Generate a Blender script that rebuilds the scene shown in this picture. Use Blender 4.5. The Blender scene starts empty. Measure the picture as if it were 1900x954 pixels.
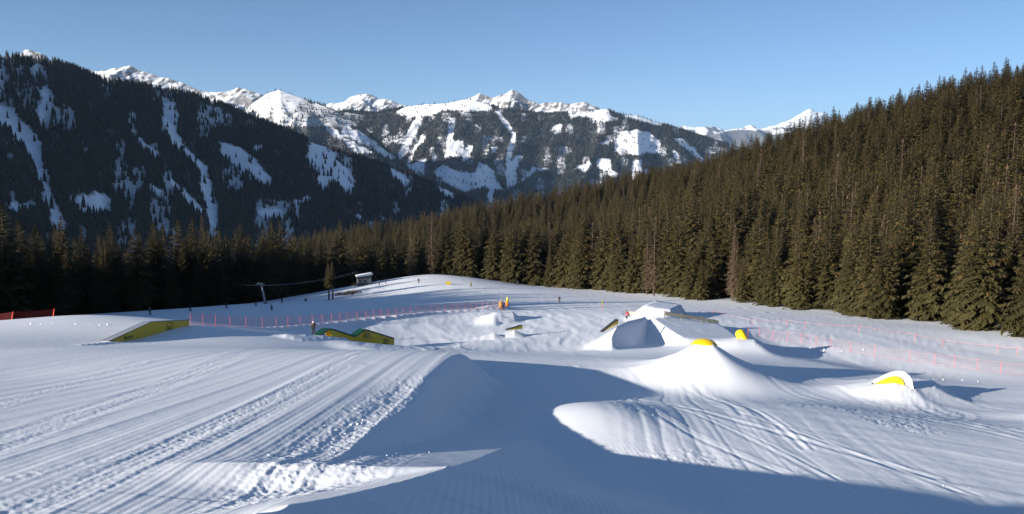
import bpy, bmesh, math, random
import numpy as np
from mathutils import Vector, Matrix

# ------------------------------------------------------------------ camera, light, exposure
SC = bpy.context.scene
COL = SC.collection
FPX, W0, H0, HORIZON = 1491.0, 1900.0, 954.0, 300.0      # photograph size, focal length in its pixels, eye level row
PITCH = math.atan((H0 / 2 - HORIZON) / FPX)
cam_data = bpy.data.cameras.new('camera'); cam = bpy.data.objects.new('camera', cam_data); COL.objects.link(cam)
cam.location = (0, 0, 0); cam.rotation_euler = (math.pi / 2 - PITCH, 0, 0)
cam_data.sensor_width = 36.0; cam_data.lens = 36.0 * FPX / W0
cam_data.clip_start = 0.2; cam_data.clip_end = 150000
SC.camera = cam

SUN_EL, SUN_BACK = math.radians(13.4), math.radians(33.5)  # elevation; how far behind "due left" the sun stands
SUN = Vector((-math.cos(SUN_BACK) * math.cos(SUN_EL), -math.sin(SUN_BACK) * math.cos(SUN_EL), math.sin(SUN_EL)))
world = bpy.data.worlds.new('World'); SC.world = world; world.use_nodes = True
wn = world.node_tree
sky = wn.nodes.new('ShaderNodeTexSky'); sky.sky_type = 'NISHITA'; sky.sun_disc = False
sky.sun_elevation = SUN_EL; sky.sun_rotation = math.atan2(SUN.x, SUN.y)
sky.altitude = 1800; sky.air_density = 0.8; sky.dust_density = 0.35; sky.ozone_density = 3.4
bg = wn.nodes['Background']; bg.inputs['Strength'].default_value = 0.050
wn.links.new(sky.outputs[0], bg.inputs['Color'])
sun_data = bpy.data.lights.new('sun', 'SUN'); sun = bpy.data.objects.new('sun', sun_data); COL.objects.link(sun)
sun_data.energy = 5.0; sun_data.angle = math.radians(0.53); sun_data.color = (1.0, 0.93, 0.84)
sun.rotation_euler = SUN.to_track_quat('Z', 'Y').to_euler()
SC.view_settings.view_transform = 'Standard'; SC.view_settings.look = 'None'
SC.view_settings.exposure = 1.32; SC.view_settings.gamma = 1.0
SC.view_settings.use_curve_mapping = False

# ------------------------------------------------------------------ helpers
CP, SP = math.cos(PITCH), math.sin(PITCH)
def at(px, py, y):
    """point at forward distance y seen at photo pixel (px, py)"""
    u = (px - W0 / 2) / FPX; v = (H0 / 2 - py) / FPX
    r = (u, CP + v * SP, -SP + v * CP); s = y / r[1]
    return np.array((r[0] * s, y, r[2] * s))
def project(x, y, z):
    f = y * CP - z * SP; u = y * SP + z * CP
    f = np.where(f < 0.1, 0.1, f)
    return W0 / 2 + FPX * x / f, H0 / 2 - FPX * u / f

def tag(o, label=None, cat=None, group=None, kind=None):
    if label: o['label'] = label
    if cat: o['category'] = cat
    if group: o['group'] = group
    if kind: o['kind'] = kind
    return o
def empty(name, loc, label=None, cat=None, group=None, rz=0.0):
    o = bpy.data.objects.new(name, None); COL.objects.link(o)
    o.location = loc; o.rotation_euler = (0, 0, rz); o.empty_display_size = 0.3
    return tag(o, label, cat, group)
def link(name, mesh, parent=None, mat=None):
    o = bpy.data.objects.new(name, mesh); COL.objects.link(o)
    if parent is not None:
        o.parent = parent
    if mat is not None and len(mesh.materials) == 0: mesh.materials.append(mat)
    return o
def np_mesh(name, verts, faces, smooth=True):
    """fast mesh from numpy arrays; faces is an (n,3) or (n,4) int array"""
    me = bpy.data.meshes.new(name); verts = np.ascontiguousarray(verts, np.float32); faces = np.ascontiguousarray(faces, np.int32)
    n, k = faces.shape
    me.vertices.add(len(verts)); me.vertices.foreach_set('co', verts.ravel())
    me.loops.add(n * k); me.loops.foreach_set('vertex_index', faces.ravel())
    me.polygons.add(n); me.polygons.foreach_set('loop_start', np.arange(0, n * k, k, dtype=np.int32))
    me.polygons.foreach_set('loop_total', np.full(n, k, np.int32))
    me.polygons.foreach_set('use_smooth', np.full(n, smooth, bool))
    me.update(calc_edges=True); me.validate()
    return me
def attr(me, name, vals, dom='POINT'):
    a = me.attributes.new(name, 'FLOAT', dom); a.data.foreach_set('value', np.ascontiguousarray(vals, np.float32))

class MB:
    def __init__(s, origin=(0, 0, 0)): s.v = []; s.f = []; s.o = np.array(origin, float)
    def add(s, pts, faces):
        b = len(s.v); s.v += [tuple(np.array(p, float) - s.o) for p in pts]; s.f += [tuple(b + i for i in f) for f in faces]
    def prism(s, loop, off):
        """closed loop of 3-D points swept by the vector off"""
        n = len(loop); a = [np.array(p, float) for p in loop]; b = [p + np.array(off, float) for p in a]
        s.add(a + b, [tuple(range(n)), tuple(range(2 * n - 1, n - 1, -1))] + [(i, i + n, (i + 1) % n + n, (i + 1) % n) for i in range(n)])
    def box(s, c, d, rot=None):
        c = np.array(c, float); h = np.array(d, float) / 2
        p = [np.array((sx, sy, sz)) * h for sz in (-1, 1) for sy in (-1, 1) for sx in (-1, 1)]
        if rot is not None: p = [np.array(rot @ Vector(q)) for q in p]
        s.add([c + q for q in p], [(0, 2, 3, 1), (4, 5, 7, 6), (0, 1, 5, 4), (2, 6, 7, 3), (0, 4, 6, 2), (1, 3, 7, 5)])
    def tube(s, path, rad, n=8, cap=True):
        path = [np.array(p, float) for p in path]
        rad = [rad] * len(path) if np.isscalar(rad) else rad
        rings = []
        for i, p in enumerate(path):
            t = path[min(i + 1, len(path) - 1)] - path[max(i - 1, 0)]; t = t / (np.linalg.norm(t) + 1e-9)
            a = np.array((0, 0, 1.0)) if abs(t[2]) < .9 else np.array((1.0, 0, 0))
            e1 = np.cross(t, a); e1 /= np.linalg.norm(e1); e2 = np.cross(t, e1)
            rings.append([p + rad[i] * (math.cos(2 * math.pi * k / n) * e1 + math.sin(2 * math.pi * k / n) * e2) for k in range(n)])
        pts = [q for r in rings for q in r]; fs = []
        for i in range(len(path) - 1):
            for k in range(n):
                a, b = i * n + k, i * n + (k + 1) % n
                fs.append((a, b, b + n, a + n))
        if cap: fs += [tuple(range(n - 1, -1, -1)), tuple((len(path) - 1) * n + k for k in range(n))]
        s.add(pts, fs)
    def build(s, name, mat, parent=None, smooth=False, bevel=0.0):
        me = bpy.data.meshes.new(name); me.from_pydata([tuple(map(float, v)) for v in s.v], [], s.f)
        bm = bmesh.new(); bm.from_mesh(me)
        bmesh.ops.recalc_face_normals(bm, faces=bm.faces)
        if bevel > 0: bmesh.ops.bevel(bm, geom=list(bm.edges), offset=bevel, segments=2, affect='EDGES', profile=.5)
        bm.to_mesh(me); bm.free()
        if smooth: me.polygons.foreach_set('use_smooth', [True] * len(me.polygons))
        return link(name, me, parent, mat)

# numpy gradient-free value noise, vectorised
def _hash(ix, iy, seed):
    h = (ix.astype(np.int64) * 374761393 + iy.astype(np.int64) * 668265263 + seed * 1442695041) & 0xffffffff
    h = ((h ^ (h >> 13)) * 1274126177) & 0xffffffff
    return ((h ^ (h >> 16)) & 0xffff) / 65535.0
def vnoise(x, y, seed=0):
    ix = np.floor(x); iy = np.floor(y); fx = x - ix; fy = y - iy
    fx = fx * fx * fx * (fx * (fx * 6 - 15) + 10); fy = fy * fy * fy * (fy * (fy * 6 - 15) + 10)
    ix = ix.astype(np.int64); iy = iy.astype(np.int64)
    a = _hash(ix, iy, seed); b = _hash(ix + 1, iy, seed); c = _hash(ix, iy + 1, seed); d = _hash(ix + 1, iy + 1, seed)
    return (a + (b - a) * fx) * (1 - fy) + (c + (d - c) * fx) * fy
def fbm(x, y, oct=4, seed=0, gain=.5):
    s = 0; a = 1.0; t = 0
    for o in range(oct):
        s = s + a * (vnoise(x, y, seed + o * 17) - .5); t += a; a *= gain
        x, y = x * 1.93 + y * .31 + 3.7, y * 1.93 - x * .31 + 1.3
    return s / t * 2
def ridged(x, y, oct=5, seed=0):
    s = 0; a = 1.0; t = 0
    for o in range(oct):
        n = 1 - np.abs(2 * vnoise(x, y, seed + o * 31) - 1); s = s + a * n * n; t += a; a *= .5
        x, y = x * 1.9 + y * .4 + 5.1, y * 1.9 - x * .4 + 2.3
    return s / t
def sstep(a, b, x):
    t = np.clip((x - a) / (b - a), 0, 1); return t * t * (3 - 2 * t)
def smax(a, b, r): return .5 * (a + b + np.sqrt((a - b) ** 2 + r * r))
def in_poly(x, y, poly):
    inside = np.zeros(np.shape(x), bool); n = len(poly)
    for i in range(n):
        x1, y1 = poly[i]; x2, y2 = poly[(i + 1) % n]
        if y1 == y2: continue
        c = ((y1 > y) != (y2 > y)) & (x < (x2 - x1) * (y - y1) / (y2 - y1) + x1); inside ^= c
    return inside
def poly_dist(x, y, pts, closed=True):
    """distance to a polyline (2-D or 3-D pts), nearest z, direction to the point"""
    n = len(pts); best = np.full(np.shape(x), 1e12); bz = np.zeros(np.shape(x)); bx = np.zeros(np.shape(x)); by = np.zeros(np.shape(x)); bt = np.zeros(np.shape(x)); run = 0.
    for i in range(n if closed else n - 1):
        p = pts[i]; q = pts[(i + 1) % n]; dx, dy = q[0] - p[0], q[1] - p[1]; L2 = dx * dx + dy * dy + 1e-12
        t = np.clip(((x - p[0]) * dx + (y - p[1]) * dy) / L2, 0, 1); cx = p[0] + t * dx; cy = p[1] + t * dy
        d = (x - cx) ** 2 + (y - cy) ** 2; m = d < best
        best = np.where(m, d, best); bx = np.where(m, cx, bx); by = np.where(m, cy, by); bt = np.where(m, run + t * math.sqrt(L2), bt)
        if len(p) > 2: bz = np.where(m, p[2] + t * (q[2] - p[2]), bz)
        run += math.sqrt(L2)
    return np.sqrt(best), bz, x - bx, y - by, bt

# ------------------------------------------------------------------ terrain height
class TPS:
    def __init__(s, pts, lam=0.002):
        P = np.array(pts, float); s.p = P[:, :2] / 100; n = len(P)
        K = s.k(s.p, s.p) + lam * np.eye(n); A = np.hstack([np.ones((n, 1)), s.p])
        M = np.vstack([np.hstack([K, A]), np.hstack([A.T, np.zeros((3, 3))])])
        s.w = np.linalg.solve(M, np.concatenate([P[:, 2], np.zeros(3)]))
    @staticmethod
    def k(a, b):
        r2 = ((a[:, None, :] - b[None, :, :]) ** 2).sum(-1); return np.where(r2 > 1e-12, .5 * r2 * np.log(r2 + 1e-12), 0)
    def __call__(s, x, y):
        sh = np.shape(x); q = np.stack([np.ravel(x), np.ravel(y)], -1) / 100; out = np.empty(len(q))
        for i in range(0, len(q), 100000):
            c = q[i:i + 100000]; out[i:i + 100000] = s.k(c, s.p) @ s.w[:-3] + s.w[-3] + c @ s.w[-2:]
        return out.reshape(sh)

TREE = 25.0
def top(px, py, y): p = at(px, py, y); return (p[0], p[1], p[2] - TREE)
far_pts = [tuple(at(*p)) for p in [
    (936, 577, 152), (1037, 560, 192), (874, 532, 248), (960, 530, 270), (1000, 532, 290), (860, 514, 300), (800, 509, 295), (740, 518, 300),
    (480, 562, 225), (250, 578, 228), (400, 571, 243), (570, 546, 285), (660, 529, 285), (100, 589, 203), (610, 557, 235),
    (1000, 612, 112), (900, 636, 92), (860, 600, 125), (1110, 575, 155),
    (1890, 690, 74), (1850, 656, 87), (1600, 642, 89), (1400, 612, 108), (1850, 621, 100), (1700, 601, 122), (1480, 577, 156), (1250, 582, 136), (1200, 549, 232), (1350, 563, 190),
    (925, 573, 150), (700, 594, 124), (515, 611, 97), (160, 583, 88), (0, 606, 75), (60, 594, 80), (450, 614, 84), (580, 623, 85), (731, 646, 94), (350, 602, 80),
    (300, 600, 168), (420, 600, 150), (150, 600, 175)]] + [(-45, 108, -24), (-62, 130, -28.5), (-38, 130, -27), (-80, 150, -33), (-60, 105, -23.5)]
far_pts += [top(1200, 332, 600), top(900, 388, 700), top(570, 440, 800), top(1400, 272, 500), top(1530, 220, 450), top(1700, 196, 400), top(1890, 152, 360), top(2150, 90, 330),
            (620, 1300, -120), (150, 1300, -260), (-400, 1200, -330), (-500, 600, -190), (-170, 360, -85), (-120, 480, -140), (-330, 250, -75),
            (-210, 100, -27), (-200, 190, -43), (-170, 0, -8), (0, -120, 10), (-150, -120, 9), (120, -60, 2), (150, 40, -9), (105, 75, -17), (300, 200, 12), (350, 60, 20)]
low_pts = far_pts + [(-4, y, -(8 + .14 * y)) for y in (18, 30, 42)] + [(6, y, -(7.25 + .14 * y)) for y in (18, 30, 42)] + [(x, y, -(7.6 + .14 * y)) for x in (18, 30) for y in (15, 30, 44)] + \
    [(45, 60, -17.2), (14, 5, -7.6), (-12, 15, -9.5), (-12, 35, -12.5)] + \
    [tuple(at(*p)) for p in [(1100, 684, 61), (1000, 679, 60), (1180, 684, 62), (1230, 740, 53), (1080, 664, 82), (1000, 650, 88), (1200, 655, 84), (1500, 722, 62), (1600, 730, 61), (1700, 695, 76), (1790, 765, 52), (1890, 800, 44), (1430, 690, 73)]]
up_pts = far_pts + [(x, y, -(5.35 + .14 * y + .016 * (x + 4))) for x in (-4, -14, -28) for y in (8, 18, 30, 42, 52)] + [tuple(at(*p)) for p in [(260, 632, 70), (500, 640, 68), (650, 652, 68), (100, 640, 62), (0, 700, 41)]]
Z_LOW, Z_UP = TPS(low_pts), TPS(up_pts)
EDGE = [tuple(at(*p)[:2]) for p in [(540, 954, 17.4), (640, 850, 24), (690, 810, 27.8), (740, 770, 31.8), (790, 715, 40.5), (820, 682, 47), (836, 668, 50.5), (852, 664, 52)]]
PLATFORM = EDGE + [(-4.6, 54.5), (-8, 57.5), (-13, 63), (-18, 74), (-23, 96), (-260, 100), (-260, -60), (-10, -60), (-7.5, 0), (-6.6, 10)]

FEATURES = []
def feature(pts, k, closed=True, r=.35, reach=30., kd=None, hc=0.0):
    """a mound of snow: flat or tilted top through pts, flanks falling with slope k (kd: left, right, near, far)"""
    FEATURES.append((np.array(pts, float), k, closed, r, reach, kd, hc))
def fa(lst): return [at(*p) for p in lst]
# start mound under the photographer and its ridge
feature([(-6, -4, -.7), (-4.2, 3, -1.5), (-3.9, 8, -3.8), (-3.9, 10.3, -4.75), at(535, 957, 12.6)], .5, closed=False, r=.15, reach=20, kd=(.6, .33, .6, .4))
feature([at(535, 957, 12.6), at(650, 924, 14.1), at(753, 895, 16.4), at(830, 870, 19.6)], .3, closed=False, r=.32, reach=14, kd=(.24, .33, .5, .5))
feature([at(830, 870, 19.6), at(882, 853, 22.8), at(930, 833, 27.8), at(970, 815, 32.6), at(1006, 801, 37.0)], .3, closed=False, r=.12, reach=9, kd=(.03, .33, .5, .3))
feature([(-3, -4, -1.7), (3, -4, -1.9), (2, 1.5, -1.9), (-3, 2, -1.8)], .55, r=.4)
# hill with the yellow dome
feature(fa([(1289, 643, 58), (1322, 642, 58), (1326, 642, 59.6), (1288, 642, 59.6)]), .5, r=1.1, kd=(.58, .66, .50, .7), hc=3.0)
# barrel mound
feature(fa([(1368, 633, 79), (1400, 634, 79), (1402, 631, 83), (1366, 629, 83)]), .6, r=.6, kd=(.2, .75, .26, .5))
# long hill carrying the grey rail
feature(fa([(1208, 592, 102), (1232, 610, 92.5), (1268, 632, 82), (1330, 640, 80), (1385, 640, 83), (1345, 610, 100), (1332, 604, 104), (1300, 594, 105), (1240, 586, 106)]), .4, r=.7, kd=(1.3, .30, .16, .5))
# landing table behind it
feature(fa([(1190, 569, 124), (1243, 577, 122), (1266, 565, 134), (1217, 557, 137)]), 1.1, r=.2, kd=(.8, 2.0, 1.2, 1.2))
# ramp with the small yellow kicker
feature(fa([(1134, 631, 80), (1140, 616, 84.5), (1147, 604, 88.8), (1168, 594, 95), (1196, 588, 102)]), .7, closed=False, r=.45, kd=(.8, 1.25, 1.3, .5))
feature(fa([(918, 616, 102), (942, 612.5, 103), (967, 610, 104)]), .6, closed=False, r=.1, kd=(.3, 1.6, .9, .8))
# pyramid kicker in the middle
feature(fa([(920, 579, 132), (952, 578, 130), (956, 585, 127), (915, 588, 124)]), .5, r=.2, kd=(.35, 1.0, .3, .5))
# wall-ride mound
feature(fa([(1620, 712, 55.5), (1690, 735, 53), (1735, 722, 55), (1725, 706, 58), (1650, 702, 58.5)]), .35, r=.9, kd=(.24, .7, .22, .5))
feature(fa([(1630, 715, 53.9), (1660, 711, 53.9), (1682, 718, 53.7)]), .3, closed=False, r=.2, kd=(.3, .6, .25, .4))
# take-off ramps of the two long boxes
feature(fa([(150, 640, 61), (205, 634, 65.5), (228, 637, 66)]), .5, closed=False, r=.15, kd=(.25, .8, .6, .4))
feature(fa([(520, 620, 79), (600, 621, 82.5), (640, 627, 84), (560, 632, 77)]), .5, r=.15, kd=(.2, .9, .5, .5))
# bank along the left fence
feature([(p[0], p[1], p[2]) for p in fa([(440, 610, 88), (515, 606, 98), (600, 599, 110), (700, 588, 124), (800, 579, 138), (925, 571, 152)])], .5, closed=False, r=.2, reach=12, kd=(.2, .7, .6, .1))

def px_poly_line(lst):  # polyline of platform pixels (px, py) -> plan points on the upper run
    out = []
    for px, py in lst:
        y = 30.
        for _ in range(40):
            p = at(px, py, y); z = float(Z_UP(np.array([p[0]]), np.array([p[1]]))[0]); y = max(5., y + (p[2] - z) * 2.2 * y / 60)
        out.append(tuple(at(px, py, y)[:2]))
    return out
TRACKS = [(px_poly_line(l), w) for l, w in [
    ([(-60, 845), (130, 775), (320, 710), (480, 648)], .85),
    ([(-60, 770), (120, 715), (260, 672)], .5),
    ([(-60, 905), (120, 870), (330, 820), (470, 755), (650, 660)], .45),
    ([(-60, 965), (100, 925), (260, 865), (400, 805), (520, 745), (640, 680)], 1.0),
    ([(470, 970), (600, 860), (700, 775), (800, 690)], .9)]]

def make_ski_tracks():
    rng = random.Random(42); out = []
    for k in range(20):      # lower right: carved lines running to the wall ride and the snow cone
        x0, y0 = rng.uniform(9, 36), rng.uniform(24, 42); x1, y1 = x0 + rng.uniform(-12, 7), rng.uniform(50, 66); b = rng.uniform(-3, 3)
        pts = [(x0 + (x1 - x0) * t + b * math.sin(math.pi * t), y0 + (y1 - y0) * t) for t in np.linspace(0, 1, 8)]
        out.append((np.array(pts), rng.uniform(.05, .16), rng.uniform(.012, .03)))
        if rng.random() < .5: out.append((np.array(pts) + (rng.uniform(.2, .4), 0), .05, .015))
    for k in range(34):      # middle and far piste: linked turns
        x0, y0 = rng.uniform(-14, 40), rng.uniform(72, 150); n = 12; L = rng.uniform(25, 80); a = rng.uniform(.5, 4.5); ph = rng.uniform(0, 6.28); dr = rng.uniform(-.35, .25); fr = rng.uniform(.8, 2.2)
        pts = [(x0 + dr * L * t + a * math.sin(ph + fr * 6.28 * t), y0 + L * t) for t in np.linspace(0, 1, n)]
        out.append((np.array(pts), rng.uniform(.10, .40), rng.uniform(.012, .036)))
    return out
SKI_TRACKS = make_ski_tracks()
def ground(x, y, detail=False):
    x = np.asarray(x, float); y = np.asarray(y, float)
    lo = Z_LOW(x, y) + .85 * np.exp(-((x - 3.7) / 3.6) ** 2 - ((y - 37.8) / 5) ** 2) + .35 * np.exp(-((x + 1.2) / 2.4) ** 2 - ((y - 32) / 4) ** 2); z = lo.copy()
    near = (np.hypot(x, y) < 330) & (y < 105)
    rough = np.zeros_like(z); m_up = np.zeros_like(z)
    if near.any():
        xn, yn = x[near], y[near]; up = Z_UP(xn, yn)
        d, _, _, _, _ = poly_dist(xn, yn, PLATFORM); ins = in_poly(xn, yn, PLATFORM); sd = np.where(ins, d, -d); up = up - .22 * np.exp(-(np.maximum(0, sd) / 2.0) ** 2) * sstep(42, 34, yn) * sstep(14, 20, yn)
        w = 3.1 + .5 * fbm(xn * .3, yn * .3, 3, 5)
        m = np.clip(1 + sd / w, 0, 1); m = m * m * (3 - 2 * m)
        z[near] = lo[near] + (up - lo[near]) * m; m_up[near] = m
        e, _, _, _, _ = poly_dist(xn, yn, EDGE[:6], False)
        rough[near] = np.exp(-(np.maximum(0, e - .8) / 1.1) ** 2) * sstep(-4.5, -3.0, sd) * (yn > 16) * sstep(44, 34, yn)
    for P, k, closed, r, reach, kd, hc in FEATURES:
        x0, y0 = P[:, 0].min() - reach, P[:, 1].min() - reach; x1, y1 = P[:, 0].max() + reach, P[:, 1].max() + reach
        s = (x > x0) & (x < x1) & (y > y0) & (y < y1)
        if not s.any(): continue
        xs, ys = x[s], y[s]; d, bz, dx, dy, _ = poly_dist(xs, ys, P, closed)
        kk = k
        if kd is not None:
            n2 = dx * dx + dy * dy + 1e-9; kk = (np.where(dx < 0, kd[0], kd[1]) * dx * dx + np.where(dy < 0, kd[2], kd[3]) * dy * dy) / n2
        f = bz - (hc * (1 - np.exp(-kk * d / hc)) + .12 * d if hc else kk * d)
        if closed and len(P) > 2:
            A = np.c_[P[:, :2], np.ones(len(P))]; c, *_ = np.linalg.lstsq(A, P[:, 2], rcond=None)
            ins = in_poly(xs, ys, P[:, :2]); f = np.where(ins, np.maximum(c[0] * xs + c[1] * ys + c[2], f - .02), f)
        z[s] += (smax(z[s], f, r) - z[s]) * sstep(reach, reach * .6, d)
    far = sstep(1300, 2300, np.hypot(x, y)); z = z * (1 - far) + (-430) * far
    if detail:
        r = np.hypot(x, y)
        fade = 1 / (1 + (r / 260) ** 4)
        z = z + .014 * fbm(x * .16, y * .10, 1, 3) * fade
        # groomed stripes on the upper run
        k = np.clip(.046 + (-12 - x) * .0125, .03, .4); t = x - k * (y - 41)
        st = np.zeros_like(z); ph = t / 1.15 + .35 * fbm(t * .15, y * .02, 2, 9)
        sw = .05 + .0032 * r
        st += .017 * (.06 / sw) ** .6 * np.exp(-((ph - np.round(ph)) / sw) ** 2) * (.4 + 1.2 * vnoise(np.round(ph) * 7.3, y * .03, 4))
        st += .012 * fbm(t * 2.2, y * .05, 2, 12) + .0035 * np.sin(t * 2 * math.pi / .27) * sstep(42, 24, r) + .008 * fbm(t * .35, y * .02, 2, 14)
        z += st * m_up * sstep(95, 60, r)
        for line, w in TRACKS:
            s = near & (x < 2)
            d, _, _, _, tt = poly_dist(x[s], y[s], line, False)
            q = d / w; band = np.exp(-q ** 4); 
            ch = .009 * fbm(x[s] * 8, y[s] * 8, 3, 21) + .004 * sstep(40, 25, y[s]) * np.sin(tt * 2 * math.pi / .40 + 3 * d) * (vnoise(tt * .3, d * 2, 77) > .4) + .012 * fbm(d * 4, tt * .1, 2, 79)
            z[s] += band * ch * (.35 + .65 * sstep(65, 30, y[s])) + .010 * np.exp(-((q - 1.1) / .25) ** 2)
        # churned snow below the kicker edge and general skied-out surface lower down
        z += rough * (.06 * np.maximum(0, fbm(x * 2.6, y * 2.6, 4, 33) - .15) + .020 * fbm(x * 8, y * 8, 3, 35))
        wx = x + 2.2 * fbm(x * .07, y * .05, 2, 41); wy = y + 5 * fbm(x * .06, y * .05, 2, 43)
        low = (1 - m_up)
        mid = low * sstep(58, 78, y) * sstep(420, 300, y)
        swirl = .020 * fbm(wx * .5, wy * .06, 3, 45) + 0.022 * fbm(wx * 1.6 + wy * .25, wy * .16, 2, 47) + .05 * (1 - np.abs(fbm(wx * .3 + wy * .06, wy * .05 - wx * .04, 2, 52))) ** 6
        bump = np.clip(1 - (z - lo) / .8, .15, 1); z += mid * bump * swirl * (1 - .55 * sstep(130, 220, y))
        rt = sstep(8, 20, x) * sstep(80, 66, y) * low
        rt = rt * bump; tr = (x - 22) * .5 + (y - 50) * .55; al = (x - 22) * .8 - (y - 50) * .6
        z += rt * (.020 * fbm(tr * 1.7, al * .05, 3, 55) + .018 * (1 - np.abs(fbm(tr * .55, al * .05 + 9, 2, 58))) ** 8)
        tg = x - .12 * (y - 50) + .9 * fbm(x * .05, y * .09, 2, 61)
        inr = bump * low * sstep(3, 7, x) * sstep(19, 13, x) * sstep(64, 52, y)
        z += inr * (.022 * fbm(tg * 2.2, y * .02, 2, 63))
        for t0, dp in ((7.4, .010), (8.1, .014), (9.0, .008), (9.6, .016), (10.6, .010), (11.1, .016), (12.0, .009), (12.7, .014), (13.8, .01)): z -= inr * dp * np.exp(-((tg - t0 - .25 * fbm(y * .08, y * 0 + t0, 2, 64)) / .11) ** 2)
        for line, wd, dp in SKI_TRACKS:
            bx0, by0 = line.min(0) - 1.2; bx1, by1 = line.max(0) + 1.2; s = (x > bx0) & (x < bx1) & (y > by0) & (y < by1) & (m_up < .3)
            if not s.any(): continue
            d = poly_dist(x[s], y[s], line, False)[0]; w2 = wd + .0012 * r[s]
            z[s] += dp * (wd / w2) ** .5 * (.7 * np.exp(-((d - 2.0 * w2) / w2) ** 2) - np.exp(-(d / w2) ** 2))
        chop = sstep(.05, .4, fbm(x * .16, y * .12, 2, 66)) * low * sstep(75, 60, y) * sstep(3, 6, x)
        z += chop * .05 * fbm(x * 4.5, y * 4.5, 3, 68) * sstep(80, 40, r)
        z += low * (.008 * fbm(x * .9, y * .5, 3, 81) * sstep(120, 60, r) + .006 * fbm(x * 3.3, y * 3.3, 2, 83) * sstep(60, 35, r) * sstep(2, 6, x))
        # corduroy on the near mound
        cd = sstep(35, 25, r) * sstep(14, 4, x) * sstep(-.6, 1.2, x + 6.2 - .235 * y) * low; ct = x + .0022 * (y - 10) ** 2
        z += cd * .009 * np.sin(ct * 2 * math.pi / .19) * sstep(-.3, .2, fbm(x * .15, y * .1, 2, 71))
        z += .006 * fbm(x * 1.9, y * 1.9, 2, 75) * sstep(45, 22, r)
        return z, rough
    return z
def gz(x, y): return float(ground(np.array([x]), np.array([y]))[0])
def on_ground(px, py, y0=100., lo=12., hi=900.):
    """where the ray through a photo pixel first meets the ground"""
    ys = np.exp(np.linspace(math.log(lo), math.log(hi), 900)); P = np.array([at(px, py, y) for y in ys])
    g = ground(P[:, 0], P[:, 1]); below = np.where(P[:, 2] < g)[0]
    i = below[0] if len(below) else len(ys) - 1
    p = P[i]; return (float(p[0]), float(p[1]), float(g[i]))

# ------------------------------------------------------------------ materials
def new_mat(name):
    m = bpy.data.materials.new(name); m.use_nodes = True; return m, m.node_tree, m.node_tree.nodes['Principled BSDF']
def plain(name, col, rough=.6, metal=0., var=.12, scale=6., bump=0.0, spec=.4):
    m, t, b = new_mat(name)
    tc = t.nodes.new('ShaderNodeTexCoord'); no = t.nodes.new('ShaderNodeTexNoise'); no.inputs['Scale'].default_value = scale; no.inputs['Detail'].default_value = 5
    t.links.new(tc.outputs['Object'], no.inputs['Vector'])
    mx = t.nodes.new('ShaderNodeMixRGB'); mx.inputs[1].default_value = (*[c * (1 - var) for c in col], 1); mx.inputs[2].default_value = (*[min(1, c * (1 + var)) for c in col], 1)
    t.links.new(no.outputs[0], mx.inputs[0]); t.links.new(mx.outputs[0], b.inputs['Base Color'])
    b.inputs['Roughness'].default_value = rough; b.inputs['Metallic'].default_value = metal; b.inputs['Specular IOR Level'].default_value = spec
    if bump:
        bp = t.nodes.new('ShaderNodeBump'); bp.inputs['Strength'].default_value = bump; bp.inputs['Distance'].default_value = .02
        t.links.new(no.outputs[0], bp.inputs['Height']); t.links.new(bp.outputs[0], b.inputs['Normal'])
    return m
def make_snow():
    m, t, b = new_mat('snow')
    tc = t.nodes.new('ShaderNodeTexCoord')
    n1 = t.nodes.new('ShaderNodeTexNoise'); n1.inputs['Scale'].default_value = 9; n1.inputs['Detail'].default_value = 6; n1.inputs['Roughness'].default_value = .65
    n2 = t.nodes.new('ShaderNodeTexNoise'); n2.inputs['Scale'].default_value = .35; n2.inputs['Detail'].default_value = 4
    for n in (n1, n2): t.links.new(tc.outputs['Object'], n.inputs['Vector'])
    mx = t.nodes.new('ShaderNodeMixRGB'); mx.inputs[1].default_value = (.80, .83, .87, 1); mx.inputs[2].default_value = (.88, .89, .90, 1)
    t.links.new(n2.outputs[0], mx.inputs[0])
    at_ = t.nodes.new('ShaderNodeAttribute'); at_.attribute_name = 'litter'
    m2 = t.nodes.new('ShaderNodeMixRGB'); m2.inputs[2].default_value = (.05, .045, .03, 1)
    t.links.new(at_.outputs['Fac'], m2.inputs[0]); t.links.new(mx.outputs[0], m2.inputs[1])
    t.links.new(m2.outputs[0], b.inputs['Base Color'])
    b.inputs['Roughness'].default_value = .55; b.inputs['Specular IOR Level'].default_value = .25
    bp = t.nodes.new('ShaderNodeBump'); bp.inputs['Strength'].default_value = .22; bp.inputs['Distance'].default_value = .03
    t.links.new(n1.outputs[0], bp.inputs['Height']); t.links.new(bp.outputs[0], b.inputs['Normal'])
    return m
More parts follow.
